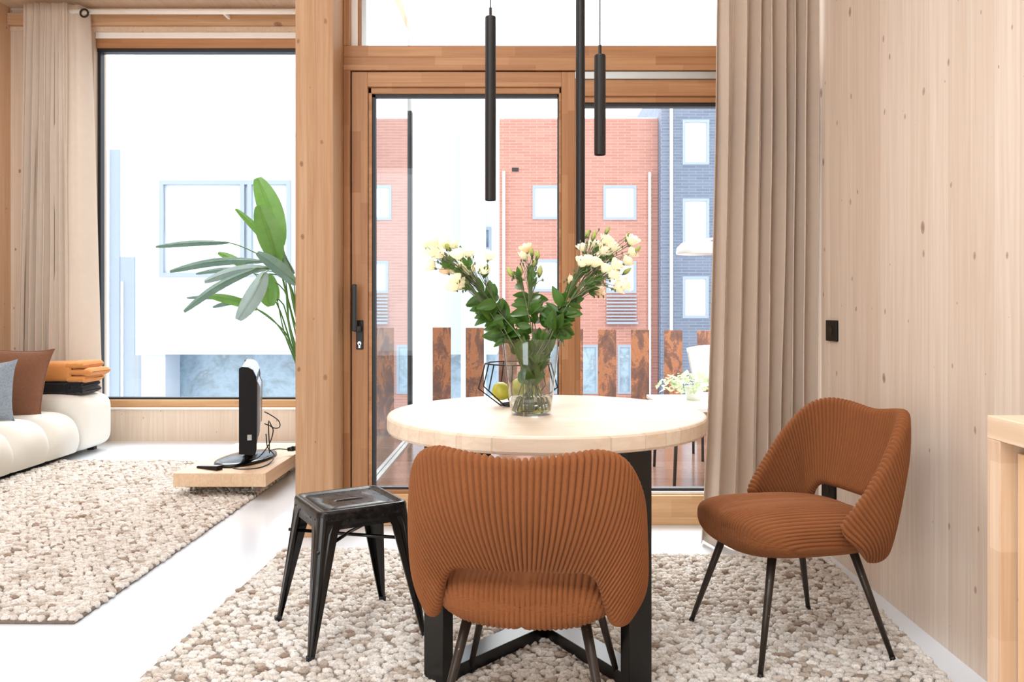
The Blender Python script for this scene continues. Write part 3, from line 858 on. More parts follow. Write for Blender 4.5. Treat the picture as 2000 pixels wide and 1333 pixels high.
# ================================================================ RUGS
def rug(name, corners, label, pitch, seed, th=.012):
    """corners: near-left, near-right, far-right, far-left on the floor; felted wool loops in rows, each with its own tone"""
    r = np.random.RandomState(seed)
    A, B, C_, D = [np.array(c, float) for c in corners]
    w, h = np.linalg.norm(B - A), np.linalg.norm(D - A)
    nu, nv = int(w / pitch), int(h / (pitch * .80))
    # low poly nub: a flattened ball
    tv, tf = [], []
    nu_, nv_ = 10, 6
    for i in range(nv_ + 1):
        t = -PI * .32 + (PI * .82) * i / nv_
        for k in range(nu_):
            a = 2 * PI * k / nu_
            tv.append((math.cos(t) * math.cos(a), math.cos(t) * math.sin(a), math.sin(t)))
    for i in range(nv_):
        for k in range(nu_):
            tf.append((i * nu_ + k, i * nu_ + (k + 1) % nu_, (i + 1) * nu_ + (k + 1) % nu_, (i + 1) * nu_ + k))
    tv, tf = np.array(tv), np.array(tf)
    pal = np.array([lin(c) for c in ((242, 237, 231), (234, 228, 220), (248, 245, 240), (222, 213, 203), (198, 184, 170), (168, 148, 132))])
    pp = [.28, .24, .22, .15, .07, .04]
    V, Fc, Tn, n = [], [], [], 0
    for j in range(nv):
        for i in range(nu):
            u = (i + .5 + (.5 if j % 2 else 0) + r.uniform(-.28, .28)) / nu
            v = (j + .5 + r.uniform(-.26, .26)) / nv
            u, v = min(max(u, .004), .996), min(max(v, .004), .996)
            p = A * (1 - u) * (1 - v) + B * u * (1 - v) + C_ * u * v + D * (1 - u) * v
            sx, sy, sz = pitch * r.uniform(.46, .70), pitch * r.uniform(.34, .47), pitch * r.uniform(.30, .46)
            a = r.uniform(-.55, .55)
            q = tv * np.array([sx, sy, sz])
            q *= 1 + r.normal(0, .07, (len(q), 1))
            # a pinch across the loop, as felted yarn has
            q[:, 2] *= 1 - .22 * np.exp(-((q[:, 0] - r.uniform(-.4, .4) * sx) / (sx * .3)) ** 2)
            ca, sa = math.cos(a), math.sin(a)
            q = np.stack([q[:, 0] * ca - q[:, 1] * sa, q[:, 0] * sa + q[:, 1] * ca, q[:, 2]], 1)
            q += np.array([p[0], p[1], th * .5 + pitch * .20 + r.uniform(-.002, .003)])
            q[:, 2] = np.maximum(q[:, 2], .001)
            V.append(q); Fc.append(tf + n); n += len(q)
            c = pal[r.choice(6, p=pp)] * r.uniform(.92, 1.04)
            Tn.append(np.tile(np.append(np.minimum(c, 1), 1), (len(q), 1)))
    base = [(*A, .001), (*B, .001), (*C_, .001), (*D, .001), (*A, th), (*B, th), (*C_, th), (*D, th)]
    V.append(np.array(base)); Tn.append(np.tile([.30, .24, .19, 1.0], (8, 1)))
    Fb = np.array([(0, 3, 2, 1), (4, 5, 6, 7), (0, 1, 5, 4), (1, 2, 6, 5), (2, 3, 7, 6), (3, 0, 4, 7)]) + n
    V, Fc, Tn = np.concatenate(V), np.concatenate(Fc + [Fb]), np.concatenate(Tn)
    me = bpy.data.meshes.new(name)
    me.vertices.add(len(V)); me.vertices.foreach_set('co', V.astype(np.float32).ravel())
    me.loops.add(Fc.size); me.loops.foreach_set('vertex_index', Fc.astype(np.int32).ravel())
    me.polygons.add(len(Fc)); me.polygons.foreach_set('loop_start', np.arange(0, Fc.size, 4, dtype=np.int32))
    me.polygons.foreach_set('use_smooth', np.ones(len(Fc), bool))
    me.update(calc_edges=True)
    at = me.color_attributes.new('tone', 'FLOAT_COLOR', 'POINT')
    at.data.foreach_set('color', Tn.astype(np.float32).ravel())
    me.materials.append(M['rug'])
    o = bpy.data.objects.new(name, me); COL.objects.link(o)
    return tag(o, label, 'rug')
rug('rug', [(-1.16, 1.45), (1.17, 1.35), (1.315, 3.52), (-1.075, 3.66)], 'chunky looped cream wool rug under the round dining table', .032, 1)
rug('rug', [(-3.285, 2.83), (-1.555, 2.81), (-1.545, 5.72), (-3.27, 5.72)], 'chunky looped beige wool rug between the sofa and the television', .033, 2)
RUGZ = .016

# ================================================================ DINING TABLE
TC = Vector((.077, 2.715, 0))
tb = thing('dining_table', 'round pale wood dining table on a black steel cross base', 'table', tuple(TC))
R_, zt_ = .526, .75
prof = [(R_ - .012, zt_ - .054), (R_ - .003, zt_ - .051), (R_, zt_ - .044), (R_, zt_ - .008), (R_ - .003, zt_ - .002), (R_ - .008, zt_)]
MB().lathe(prof, tuple(TC), 160).build('tabletop', M['table_top'], tb, smooth=False)
posts = [(-.323, -.36), (.323, .36), (.245, -.40), (-.245, .40)]
def bar(mb, p0, p1, wid, z0, z1):
    d = (Vector(p1) - Vector(p0)).normalized(); n_ = Vector((-d.y, d.x)) * wid / 2
    a, b = Vector(p0), Vector(p1)
    return mb.prism([tuple(a - n_), tuple(b - n_), tuple(b + n_), tuple(a + n_)], z0, z1)
for k, (dx, dy) in enumerate(posts):
    d = Vector((dx, dy)).normalized()
    c = Vector((TC.x + dx, TC.y + dy))
    m = MB(); bar(m, tuple(c - d * .02), tuple(c + d * .02), .082, RUGZ + .002, zt_ - .0545)
    m.build('leg', M['black_paint'], tb, bevel=.002)
for q in ((0, 1), (2, 3)):
    a = Vector((TC.x + posts[q[0]][0], TC.y + posts[q[0]][1])); b = Vector((TC.x + posts[q[1]][0], TC.y + posts[q[1]][1]))
    e = q[0] * .0004
    m = MB(); bar(m, tuple(a), tuple(b), .08, RUGZ + .003 + e, RUGZ + .043 + e)
    m.build('base_bar', M['black_paint'], tb, bevel=.002)
    m = MB(); bar(m, tuple(a), tuple(b), .06, zt_ - .086 + e, zt_ - .0545 + e)
    m.build('top_bar', M['black_paint'], tb, bevel=.002)

# ================================================================ CORDUROY CHAIRS
def rib(t, n, h):
    return h * (abs(math.sin(PI * n * t)) ** 0.5 - .6)

def chair_shell():
    T = [(0, -.330, .740), (.12, -.322, .754), (.190, -.288, .757), (.240, -.236, .727), (.270, -.170, .645), (.276, -.105, .550), (.264, -.040, .462), (.250, -.020, .420)]
    B = [(0, -.255, .500), (.10, -.250, .500), (.160, -.238, .496), (.188, -.224, .465), (.205, -.212, .405), (.222, -.190, .362), (.240, -.145, .348), (.247, -.090, .354)]
    mir = lambda L: [(-x, y, z) for x, y, z in reversed(L[1:])] + L
    NR, S = 86, 7
    n = NR * S + 1
    TT, BB = catmull(mir(T), n), catmull(mir(B), n)
    nv, nr = 16, 7
    th = .017
    mids = [TT[i].lerp(BB[i], .5) for i in range(n)]
    def surf(i, v):
        i = min(max(i, 0), n - 1)
        p = BB[i].lerp(TT[i], v)
        out = Vector((p.x, p.y + .02, 0)); out.normalize()
        return p + out * (.018 * math.sin(PI * v))
    P = []
    for i in range(n):
        u = i / (n - 1)
        e = abs(2 * u - 1)
        taper = 1.0 if e < .955 else math.sqrt(max(0.0, 1 - ((e - .955) / .045) ** 2)) * .92 + .08
        vs = [j / nv for j in range(nv + 1)]
        def frame(v):
            p = surf(i, .5 + (v - .5) * taper)
            du = surf(i + 3, .5 + (v - .5) * taper) - surf(i - 3, .5 + (v - .5) * taper)
            dv = surf(i, min(1, v + .04)) - surf(i, max(0, v - .04))
            nn = du.cross(dv)
            nn = nn.normalized() if nn.length > 1e-9 else Vector((p.x, p.y, 0)).normalized()
            if nn.dot(Vector((p.x, p.y + .02, 0))) < 0: nn = -nn
            return p, nn, dv.normalized() if dv.length > 1e-9 else Vector((0, 0, 1))
        d = rib(u, NR, .0092)
        k = th * (.35 + .65 * taper)
        loop = []
        for v in vs:
            p, nn, dv = frame(v)
            puff = 1 + .35 * math.sin(PI * v)
            loop.append(p + nn * (k * puff + d))
        p, nn, dv = frame(1.0)
        for a in range(1, nr):
            t = PI * a / nr
            loop.append(p + (nn * math.cos(t) + dv * math.sin(t)) * (k + d))
        for v in reversed(vs):
            p, nn, dv = frame(v)
            puff = 1 + .35 * math.sin(PI * v)
            loop.append(p - nn * (k * puff + d))
        p, nn, dv = frame(0.0)
        for a in range(1, nr):
            t = PI * a / nr
            loop.append(p - (nn * math.cos(t) + dv * math.sin(t)) * (k + d))
        P.append(loop)
    m = MB(); m.grid(P, wrap_v=True)
    L = len(P[0])
    m.f.append(tuple(range(L))); m.f.append(tuple((n - 1) * L + j for j in reversed(range(L))))
    return m

def chair_seat():
    """rounded cushion with ribs running front to back"""
    NT_, NP = 620, 150
    P = []
    a, b, h = .247, .250, .062
    pitch = .0125
    for i in range(NP + 1):
        q_ = min(i, NP - i) / 60.0
        ph = (-1 if i < NP / 2 else 1) * math.acos(min(1, q_) ** 2 * .9) if q_ < 1 else math.acos(.9) * (2 * (i - 60) / (NP - 120) - 1)
        cy, sy = math.cos(ph), math.sin(ph)
        row = []
        fy = math.copysign(abs(sy) ** .62, sy)
        w = max(cy, 0) ** .50
        hz = max(cy, 0) ** .42
        for k in range(NT_):
            t = 2 * PI * k / NT_
            ct, st = math.cos(t), math.sin(t)
            x = a * w * math.copysign(abs(ct) ** .62, ct)
            z = h * hz * math.copysign(abs(st) ** .80, st)
            y = b * fy
            zz = z
            if z > 0:
                z *= 1.0 + .10 * (1 - (x / a) ** 2) * (1 - (y / b) ** 2)
            else:
                z *= 1.0 + .25 * (1 - (x / a) ** 2)
            # narrower towards the rear, and the front lip dips
            x *= 1.0 - .05 * (1 - y / b) * .5
            s = abs(x) / a
            q = abs(x) - zz * max(0, (s - .45) / .55) ** 1.5 * 1.1
            d = .0068 * (abs(math.sin(PI * q / pitch)) ** .5 - .6)
            nrm = Vector((ct * .8 * (1 if abs(ct) > .3 else .4), fy * abs(fy) ** 3, st)).normalized()
            row.append(Vector((x, y, .406 + z - .006 * (1 - y / b))) + nrm * d)
        P.append(row)
    return MB().grid(P, wrap_v=True, flip=True)

def make_chair(label):
    t = thing('dining_chair', label, 'chair')
    chair_shell().build('backrest', M['corduroy'], t, local=True, smooth=True)
    chair_seat().build('seat', M['corduroy'], t, local=True, smooth=True)
    for sx in (-1, 1):
        for top, bot in (((.135 * sx, .135, .375), (.220 * sx, .232, RUGZ)), ((.135 * sx, -.13, .375), (.218 * sx, -.228, RUGZ))):
            l = MB().tube([top, bot], [.0145, .0075], 20).build('leg', M['bronze'], t, local=True, smooth=True)
            d = (Vector(bot) - Vector(top)).normalized()
            MB().tube([Vector(bot) - d * .012, Vector(bot) + d * .004], .009, 14).build('foot_cap', M['black_metal'], l, local=True, smooth=True)
    return t

def copy_tree(o, parent=None):
    c = o.copy(); COL.objects.link(c); c.parent = parent
    for ch in list(o.children):
        copy_tree(ch, c)
    return c

ch1 = make_chair('rust brown corduroy dining chair seen from behind at the near side of the table')
ch1.location = (.027, 2.150, 0); ch1.rotation_euler = (0, 0, math.radians(-8))
ch1['group'] = 'corduroy dining chairs'
ch2 = copy_tree(ch1)
ch2['label'] = 'rust brown corduroy dining chair turned sideways in front of the right wood wall'
ch2.location = (.858, 2.640, 0); ch2.rotation_euler = (0, 0, math.radians(105))

# ================================================================ METAL STOOL
stl = thing('metal_stool', 'black worn metal stool with a slotted square seat, left of the round table', 'stool', (-.585, 2.735, 0), math.radians(31))
def rsq(h_, r, n=6):
    P = []
    for cx_, cy_, a0 in ((h_ - r, h_ - r, 0), (-h_ + r, h_ - r, PI / 2), (-h_ + r, -h_ + r, PI), (h_ - r, -h_ + r, 1.5 * PI)):
        for k in range(n + 1):
            a = a0 + PI / 2 * k / n
            P.append((cx_ + r * math.cos(a), cy_ + r * math.sin(a)))
    return P
ZT = .458
# seat pan: raised rim, sunken middle with a hand slot
def slot(L, W, n=6):
    P = []
    for k in range(-n, n + 1):
        a = PI / 2 * k / n; P.append((L + W * math.cos(a), W * math.sin(a)))
    for k in range(-n, n + 1):
        a = PI + PI / 2 * k / n; P.append((-L + W * math.cos(a), W * math.sin(a)))
    return P
m = MB()
rings = [(.150, .030, ZT - .062), (.152, .030, ZT - .012), (.149, .028, ZT - .003), (.143, .026, ZT), (.134, .024, ZT - .001), (.127, .020, ZT - .006), (.120, .018, ZT - .007)]
R0 = [[(x, y, z) for x, y in rsq(h_, r)] for h_, r, z in rings]
m.grid(R0, wrap_v=True, flip=True)
# middle plate with slot: connect inner rounded square to slot ring by angle
inner = R0[-1]
NS = 28
sl = slot(.036, .011)
import bisect
def by_angle(P, n):
    out = []
    Q = [Vector((p[0], p[1])) for p in P]
    for k in range(n):
        a = 2 * PI * k / n
        d = Vector((math.cos(a), math.sin(a)))
        best = None
        for i in range(len(Q)):
            p, q = Q[i], Q[(i + 1) % len(Q)]
            e = q - p
            den = d.x * e.y - d.y * e.x
            if abs(den) < 1e-12: continue
            t = (p.x * e.y - p.y * e.x) / den
            s = (p.x * d.y - p.y * d.x) / den
            if t > 0 and -1e-9 <= s <= 1 + 1e-9:
                best = t if best is None else max(best, t)
        out.append((d * best))
    return out
NA = 96
ia, sa_ = by_angle(inner, NA), by_angle(sl, NA)
g = [[(p.x, p.y, ZT - .007) for p in ia]] + [[(p.x * (1 - f) + q.x * f, p.y * (1 - f) + q.y * f, ZT - .007) for p, q in zip(ia, sa_)] for f in (.5, .9)]
g += [[(q.x, q.y, ZT - .0075) for q in sa_], [(q.x, q.y, ZT - .040) for q in sa_]]
m.grid(g, wrap_v=True, flip=True)
o = m.build('seat', M['stool_metal'], stl, local=True, smooth=False)
s = o.modifiers.new('t', 'SOLIDIFY'); s.thickness = .002; s.offset = -1
for f_ in o.data.polygons: f_.use_smooth = True
# legs: pressed sheet, angle section tapering to the foot
def leg(sx, sy):
    m = MB()
    top, bot = Vector((.149, .149)), Vector((.196, .196))
    rows = []
    N_ = 14
    for j in range(N_ + 1):
        f = j / N_
        z = (ZT - .014) * (1 - f) + (RUGZ + .004) * f
        c = top.lerp(bot, f)
        wd = .072 * (1 - f) + .017 * f if f > .12 else .088 - (.088 - .0655) * (f / .12)
        r = min(.022, wd * .5)
        e = .0035 if .10 < f < .9 else 0.0
        row = [(c.x - wd, c.y), (c.x - wd * .62, c.y), (c.x - wd * .55, c.y - e), (c.x - wd * .40, c.y - e), (c.x - wd * .34, c.y)]
        for k in range(5):
            a = PI / 2 * (1 - k / 4)
            row.append((c.x - r + r * math.cos(a), c.y - r + r * math.sin(a)))
        row += [(c.x, c.y - wd * .34), (c.x - e, c.y - wd * .40), (c.x - e, c.y - wd * .55), (c.x, c.y - wd * .62), (c.x, c.y - wd)]
        # inner return
        t_ = .0025
        row += [(c.x - t_ - .006, c.y - wd), (c.x - t_, c.y - wd * .6), (c.x - r * .9, c.y - r * .9), (c.x - wd * .6, c.y - t_), (c.x - wd, c.y - t_ - .006)]
        rows.append([(x * sx, y * sy, z) for x, y in row])
    m.grid(rows, wrap_v=True, flip=sx * sy > 0)
    L = len(rows[0])
    m.f.append(tuple(range(L))); m.f.append(tuple(N_ * L + j for j in reversed(range(L))))
    return m
for sx in (-1, 1):
    for sy in (-1, 1):
        l = leg(sx, sy).build('leg', M['black_paint'], stl, local=True)
        f = MB(); f.prism([(x * .5 + .190 * sx, y * .5 + .190 * sy) for x, y in rsq(.022, .008)], RUGZ - .006, RUGZ + .018)
        f.build('rubber_foot', M['gasket'], l, local=True)
# apron skirt below the rim and cross brace
ap = MB()
outer, inn = rsq(.1505, .028), rsq(.1480, .027)
n_ = len(outer)
ap.grid([[(x, y, ZT - .060) for x, y in inn], [(x, y, ZT - .060) for x, y in outer], [(x, y, ZT - .018) for x, y in outer], [(x, y, ZT - .018) for x, y in inn]], wrap_v=True, wrap_u=True)
ap.build('apron', M['stool_metal'], stl, local=True)
rv = MB()
for s_ in range(4):
    Rm = Matrix.Rotation(PI / 2 * s_, 3, 'Z')
    for q in (-.11, -.06, .06, .11):
        for zz in ((ZT - .030), (ZT - .050)) if abs(q) > .1 else ((ZT - .034),):
            p = Rm @ Vector((.1505, q, 0)); p2 = Rm @ Vector((.1528, q, 0))
            MB().tube([(p.x, p.y, zz), (p2.x, p2.y, zz)], .0032, 8).build('rivet', M['gasket'], stl, local=True)
br = MB()
for s_ in (-1, 1):
    br.tube([(-.160, -.160 * s_, .335), (0, 0, .338 + .004 * s_), (.160, .160 * s_, .335)], .006, 8)
br.build('cross_brace', M['black_paint'], stl, local=True, smooth=True)

# ================================================================ VASE, WATER AND FLOWERS
VC = Vector((.025, 2.645, .75))
vs_ = thing('glass_vase', 'clear tapered glass vase holding the white flowers on the round table', 'vase', tuple(VC))
prof = [(.0, .0), (.058, .0), (.064, .004), (.067, .014), (.080, .12), (.0955, .246), (.0948, .2472), (.0940, .246), (.0785, .12), (.0656, .016), (.060, .010), (.0, .009)]
MB().lathe(prof, tuple(VC), 64, cap=False).build('vase_body', M['vase_glass'], vs_, smooth=True)
MB().lathe([(.0, .0085), (.0603, .0095), (.0660, .0158), (.0714, .060), (.0, .060)], tuple(VC), 64, cap=False).build('water', M['water'], vs_, smooth=True)

def petal_ring(m, c, M3, n, R, hgt, wid, open_, ph, curl):
    for k in range(n):
        a = ph + 2 * PI * k / n
        P = []
        for i in range(6):
            t = i / 5
            rr = R * (math.sin(t * PI * .5) ** .8) * (.55 + .45 * open_ * t) + curl * R * max(0, t - .7)
            zz = hgt * t ** 1.2 - curl * hgt * .6 * max(0, t - .75)
            w = wid * math.sin(PI * min(1, .12 + .88 * t * .93)) ** .6 if t < 1 else wid * .45
            row = []
            for j in range(5):
                s = (j - 2) / 2
                aa = a + s * w / max(rr, .004) * .5 * (.5 + .5 * t)
                row.append(c + M3 @ Vector((rr * math.cos(aa), rr * math.sin(aa), zz - abs(s) ** 2 * hgt * .10)))
            P.append(row)
        m.grid(P)

def bloom(c, d, size, parent, mat, kind='open'):
    d = d.normalized()
    q = d.to_track_quat('Z', 'Y').to_matrix()
    m = MB()
    if kind == 'open':
        petal_ring(m, c, q, 6, .0215 * size, .025 * size, .034 * size, .9, rnd.uniform(0, 6), .22)
        petal_ring(m, c, q, 5, .0175 * size, .028 * size, .028 * size, .6, rnd.uniform(0, 6), .05)
        petal_ring(m, c, q, 4, .0105 * size, .030 * size, .018 * size, .5, rnd.uniform(0, 6), 0)
        m.ball(tuple(c + d * .004), (.005, .005, .006), 8, 5)
        b = m.build('bloom', mat, parent, smooth=True)
    else:
        pts = [c, c + d * .006 * size, c + d * .016 * size, c + d * .027 * size, c + d * .036 * size]
        m.tube(pts, [.003 * size, .0075 * size, .0092 * size, .0062 * size, .001], 8)
        b = m.build('bud', mat, parent, smooth=True)
    cal = MB(); cal.tube([c - d * .006, c, c + d * .006], [.0015, .0045, .0058], 8)
    for k in range(5):
        a = 2 * PI * k / 5
        o_ = q @ Vector((math.cos(a), math.sin(a), 0))
        s_ = q @ Vector((-math.sin(a), math.cos(a), 0))
        cal.add([c + o_ * .004 - s_ * .0025, c + o_ * .004 + s_ * .0025, c + o_ * .012 + d * .016], [(0, 1, 2)])
    cal.build('calyx', M['stem'], b, smooth=True)

def leaf_shape(m, base, d, up, L, W, curl=.25, n=7):
    d = d.normalized(); side = d.cross(up).normalized(); nn = side.cross(d).normalized()
    P = []
    for i in range(n + 1):
        t = i / n
        w = W * (math.sin(PI * min(1, t * .96 + .02)) ** .75) * (1 - .35 * t) / .8
        c = base + d * L * t - nn * curl * L * t * t
        P.append([c + side * w * s * .5 + nn * (abs(s) * w * .22) for s in (-1, -.5, 0, .5, 1)])
    m.grid(P)

FX = lambda x, y: (780 + .3152 * x, 420 + .3152 * y)
left_b = [[(160, 180), (215, 170), (205, 235)], [(250, 250), (200, 318)], [(290, 190), (340, 190)], [(370, 255), (430, 238)], [(395, 320), (440, 350), (290, 345)], [(350, 400), (340, 450), (390, 440)], [(525, 345), (557, 257)], [(250, 235), (180, 215)], [(330, 265), (300, 200)], [(225, 215), (345, 350)]]
mid_b = [[(785, 210), (775, 255)], [(870, 355), (855, 250)], [(690, 360), (750, 350)], [(820, 230), (840, 300)]]
right_b = [[(1165, 115), (1205, 130)], [(1290, 95), (1280, 160)], [(1210, 195), (1135, 205)], [(1320, 205), (1265, 235)], [(1440, 165), (1415, 135)], [(1440, 240), (1475, 215)], [(1410, 290), (1410, 350)], [(1340, 315), (1275, 340), (1320, 375)], [(1170, 290), (1210, 300), (1130, 300)], [(1350, 450), (1395, 435)], [(1240, 485)], [(1065, 420)], [(1330, 340), (1240, 270)]]
buds = {(1205, 130), (1415, 135), (1475, 215), (1410, 350), (870, 355), (690, 360), (750, 350), (855, 250), (820, 230), (840, 300), (300, 200), (1165, 115), (1290, 95)}
clusters = (('left', left_b, -1, 'white lisianthus leaning out to the left side of the glass vase'),
            ('mid', mid_b, 0, 'white lisianthus standing upright in the middle of the glass vase'),
            ('right', right_b, 1, 'white lisianthus leaning out to the right side of the glass vase'))
LABS = {
 -1: ['white lisianthus at the far left tip of the left spray', 'white lisianthus with two big heads below the far left tip', 'white lisianthus forming the top edge of the left spray',
      'white lisianthus at the inner upper side of the left spray', 'white lisianthus in the crowded middle of the left spray', 'white lisianthus lowest in the left spray, near its leaves',
      'white lisianthus with a lone round head, rightmost in the left spray', 'white lisianthus just inside the far left tip of the spray', 'white lisianthus with a closed bud near the top of the left spray',
      'white lisianthus crossing from the left tip to the middle of the left spray'],
 0: ['white lisianthus with two stacked open heads, tallest in the middle spray', 'green budded lisianthus right of the two stacked heads in the middle spray', 'green budded lisianthus at the left side of the middle spray',
     'green budded lisianthus close behind the two stacked heads in the middle'],
 1: ['budded lisianthus at the upper left tip of the right spray', 'lisianthus with the highest pointed bud in the right spray', 'white lisianthus with a large head at the inner left of the right spray',
     'white lisianthus high in the middle of the right spray', 'white lisianthus at the upper right tip of the right spray', 'white lisianthus farthest right of all the flowers',
     'white lisianthus at the right edge of the right spray, below its tip', 'white lisianthus with three clustered heads in the right spray', 'white lisianthus at the left edge of the right spray, among its stems',
     'white lisianthus at the lower right of the right spray', 'single pale lisianthus low on the right spray', 'blush pink lisianthus low on the inner left of the right spray',
     'white lisianthus in the heart of the right spray'],
}
for cname, lst, side, lab in clusters:
    for gi, grp in enumerate(lst):
        dy = rnd.uniform(-.09, .09)
        heads = []
        for (bx, by) in grp:
            X_, Y_ = FX(bx, by)
            heads.append((px(X_, Y_, VC.y + dy + rnd.uniform(-.015, .015)), (bx, by) in buds))
        mean = sum((h[0] for h in heads), Vector()) / len(heads)
        aim = {-1: (935, 560), 0: (1030, 580), 1: (1120, 565)}[side]
        fork = px(aim[0], aim[1], VC.y + dy * .8).lerp(mean, .30) + Vector((rnd.uniform(-.02, .02), 0, rnd.uniform(-.02, .02)))
        rimp = VC + Vector((side * .050 + rnd.uniform(-.026, .026), rnd.uniform(-.05, .05), .235))
        neck = VC + Vector((rnd.uniform(-.02, .02), rnd.uniform(-.02, .02), .13))
        foot = VC + Vector((-side * .025 + rnd.uniform(-.03, .03), rnd.uniform(-.035, .035), .020))
        root = thing('lisianthus', LABS[side][gi], 'flower', tuple(foot), 0, 'lisianthus stems in the glass vase')
        pts = catmull([foot, neck, rimp, rimp.lerp(fork, .5) + Vector((0, 0, .008)), fork], 22)
        st = MB(); st.tube(pts, [.0022 - .0008 * i / 21 for i in range(22)], 7)
        for hpos, isb in heads:
            d = (hpos - fork)
            out = (d.normalized() + Vector((0, 0, .25 + .1 * rnd.random()))).normalized()
            base = hpos - out * .016
            st.tube(catmull([pts[-2], fork + d * .3 + Vector((0, 0, .004)), fork + d * .7 - Vector((0, 0, .003)), base], 12), [.0014, .0013, .0012, .0011, .0011, .0011, .0010, .0010, .0010, .0010, .0010, .0010], 6)
        # side shoots give the thin parallel twigs of the spray
        for k in range(7):
            hp = heads[k % len(heads)][0]
            e = fork.lerp(hp, rnd.uniform(.5, .95)) + Vector((rnd.uniform(-.022, .022), rnd.uniform(-.02, .02), rnd.uniform(-.02, .02)))
            st.tube(catmull([pts[-4], fork.lerp(e, .5) + Vector((rnd.uniform(-.006, .006), 0, .003)), e], 8), .0010, 5)
            st.ball(tuple(e), (.0028, .0028, .0055), 6, 4)
        st.build('stem', M['stem_thin'], root, smooth=True)
        for hpos, isb in heads:
            out = ((hpos - fork).normalized() * .8 + Vector((rnd.uniform(-.35, .35), -.45 * rnd.random() - .1, .45))).normalized()
            base = hpos - out * .014
            warm = (grp == [(1065, 420)]) or (grp == [(1240, 485)])
            bloom(base, out, rnd.uniform(1.05, 1.28) if not isb else rnd.uniform(.8, 1.05), root, M['bud'] if isb else (M['petal_blush'] if warm or rnd.random() < .04 else M['petal']), 'bud' if isb else 'open')
        lf = MB()
        nl = 9 if side else 14
        for k in range(nl):
            t = rnd.uniform(.30, .86 if side else 1.0)
            i = int(t * 21)
            b_ = pts[i]
            ax = (pts[min(i + 1, 21)] - pts[max(i - 1, 0)]).normalized()
            a = rnd.uniform(0, 2 * PI)
            o1 = ax.orthogonal().normalized(); o2 = ax.cross(o1)
            d = ax * rnd.uniform(.2, .8) + (o1 * math.cos(a) + o2 * math.sin(a)) * .8 + Vector((side * .2, 0, -.25))
            inside = b_.z < VC.z + .245
            if inside and b_.z < VC.z + .10:
                continue
            if inside:
                d = ax * .9 + Vector((VC.x - b_.x, VC.y - b_.y, 0)) * 6 + (o1 * math.cos(a) + o2 * math.sin(a)) * .35
            L_ = (rnd.uniform(.042, .078) if not inside else rnd.uniform(.03, .045))
            leaf_shape(lf, b_, d, Vector((rnd.uniform(-.5, .5), -1, rnd.uniform(0, .8))), L_, L_ * rnd.uniform(.42, .62), rnd.uniform(.05, .4))
        for k in range(3):
            b_ = pts[int(rnd.uniform(.20, .42) * 21)]
            if b_.z < VC.z + .09: b_ = neck
            d = Vector(((VC.x - b_.x) * 6 + rnd.uniform(-.5, .5), rnd.uniform(-.6, .6), rnd.uniform(.3, 1)))
            leaf_shape(lf, b_, d, Vector((rnd.uniform(-.5, .5), -1, .2)), rnd.uniform(.04, .06), rnd.uniform(.022, .034), .2)
        # twigs carry a few small leaves too
        for k in range(3):
            b_ = fork.lerp(mean, rnd.uniform(.0, .5))
            d = (mean - fork).normalized() * .8 + Vector((rnd.uniform(-.6, .6), rnd.uniform(-.5, .5), rnd.uniform(-.3, .5)))
            leaf_shape(lf, b_, d, Vector((0, -1, .2)), rnd.uniform(.025, .045), rnd.uniform(.012, .02), .2)
        lf.build('foliage', M['leaf'], root, smooth=True)

# ================================================================ WIRE FRUIT BASKET
BC = Vector((-.018, 2.885, .75))
wb_ = thing('wire_fruit_basket', 'black faceted wire fruit basket behind the glass vase', 'basket', tuple(BC))
m = MB()
n8 = 10
lv = [(.066, .004), (.142, .062), (.118, .150)]
rings = [[BC + Vector((r * math.cos(2 * PI * (k + .25) / n8), r * math.sin(2 * PI * (k + .25) / n8), z)) for k in range(n8)] for r, z in lv]
for rg, nm in ((rings[0], 'base_ring'), (rings[2], 'rim_ring')):
    MB().tube(rg + [rg[0]], .0028, 6).build(nm, M['black_metal'], wb_, smooth=True)
m = MB()
for k in range(n8):
    m.tube([rings[0][k], rings[1][k], rings[2][k]], .0026, 6)
for k in range(0, n8, 2):
    m.tube([rings[0][k], rings[0][(k + n8 // 2) % n8]], .0022, 6)
m.build('wire', M['black_metal'], wb_, smooth=True)
def pear(c, ax, s, lab):
    d = Vector(ax).normalized()
    q = d.to_track_quat('Z', 'Y').to_matrix().to_4x4()
    m = MB(); m.lathe([(.001, -.034), (.016, -.032), (.029, -.020), (.033, -.004), (.029, .012), (.020, .026), (.014, .038), (.009, .046), (.001, .048)], (0, 0, 0), 20)
    m.v = [tuple(Vector(c) + (q @ (Vector(p) * s))) for p in m.v]
    o = m.build('pear', M['pear'], smooth=True)
    tag(o, lab, 'pear', 'pears in the wire basket')
    b_ = Vector(c) + d * .046 * s
    MB().tube([b_, b_ + d * .012 + Vector((.003, 0, .004)), b_ + d * .02 + Vector((.008, 0, .006))], .0016, 6).build('stalk', M['pear_stalk'], o, smooth=True)
pear((BC.x - .058, BC.y - .030, BC.z + .053), (.9, .1, -.25), 1.0, 'yellow-green pear at the left side of the wire basket')
pear((BC.x + .006, BC.y + .035, BC.z + .062), (-.3, .9, .35), 1.05, 'yellow-green pear at the back of the wire basket beside the vase')
pear((BC.x + .052, BC.y - .040, BC.z + .050), (.2, .8, .1), .95, 'yellow-green pear hidden behind the vase in the wire basket')

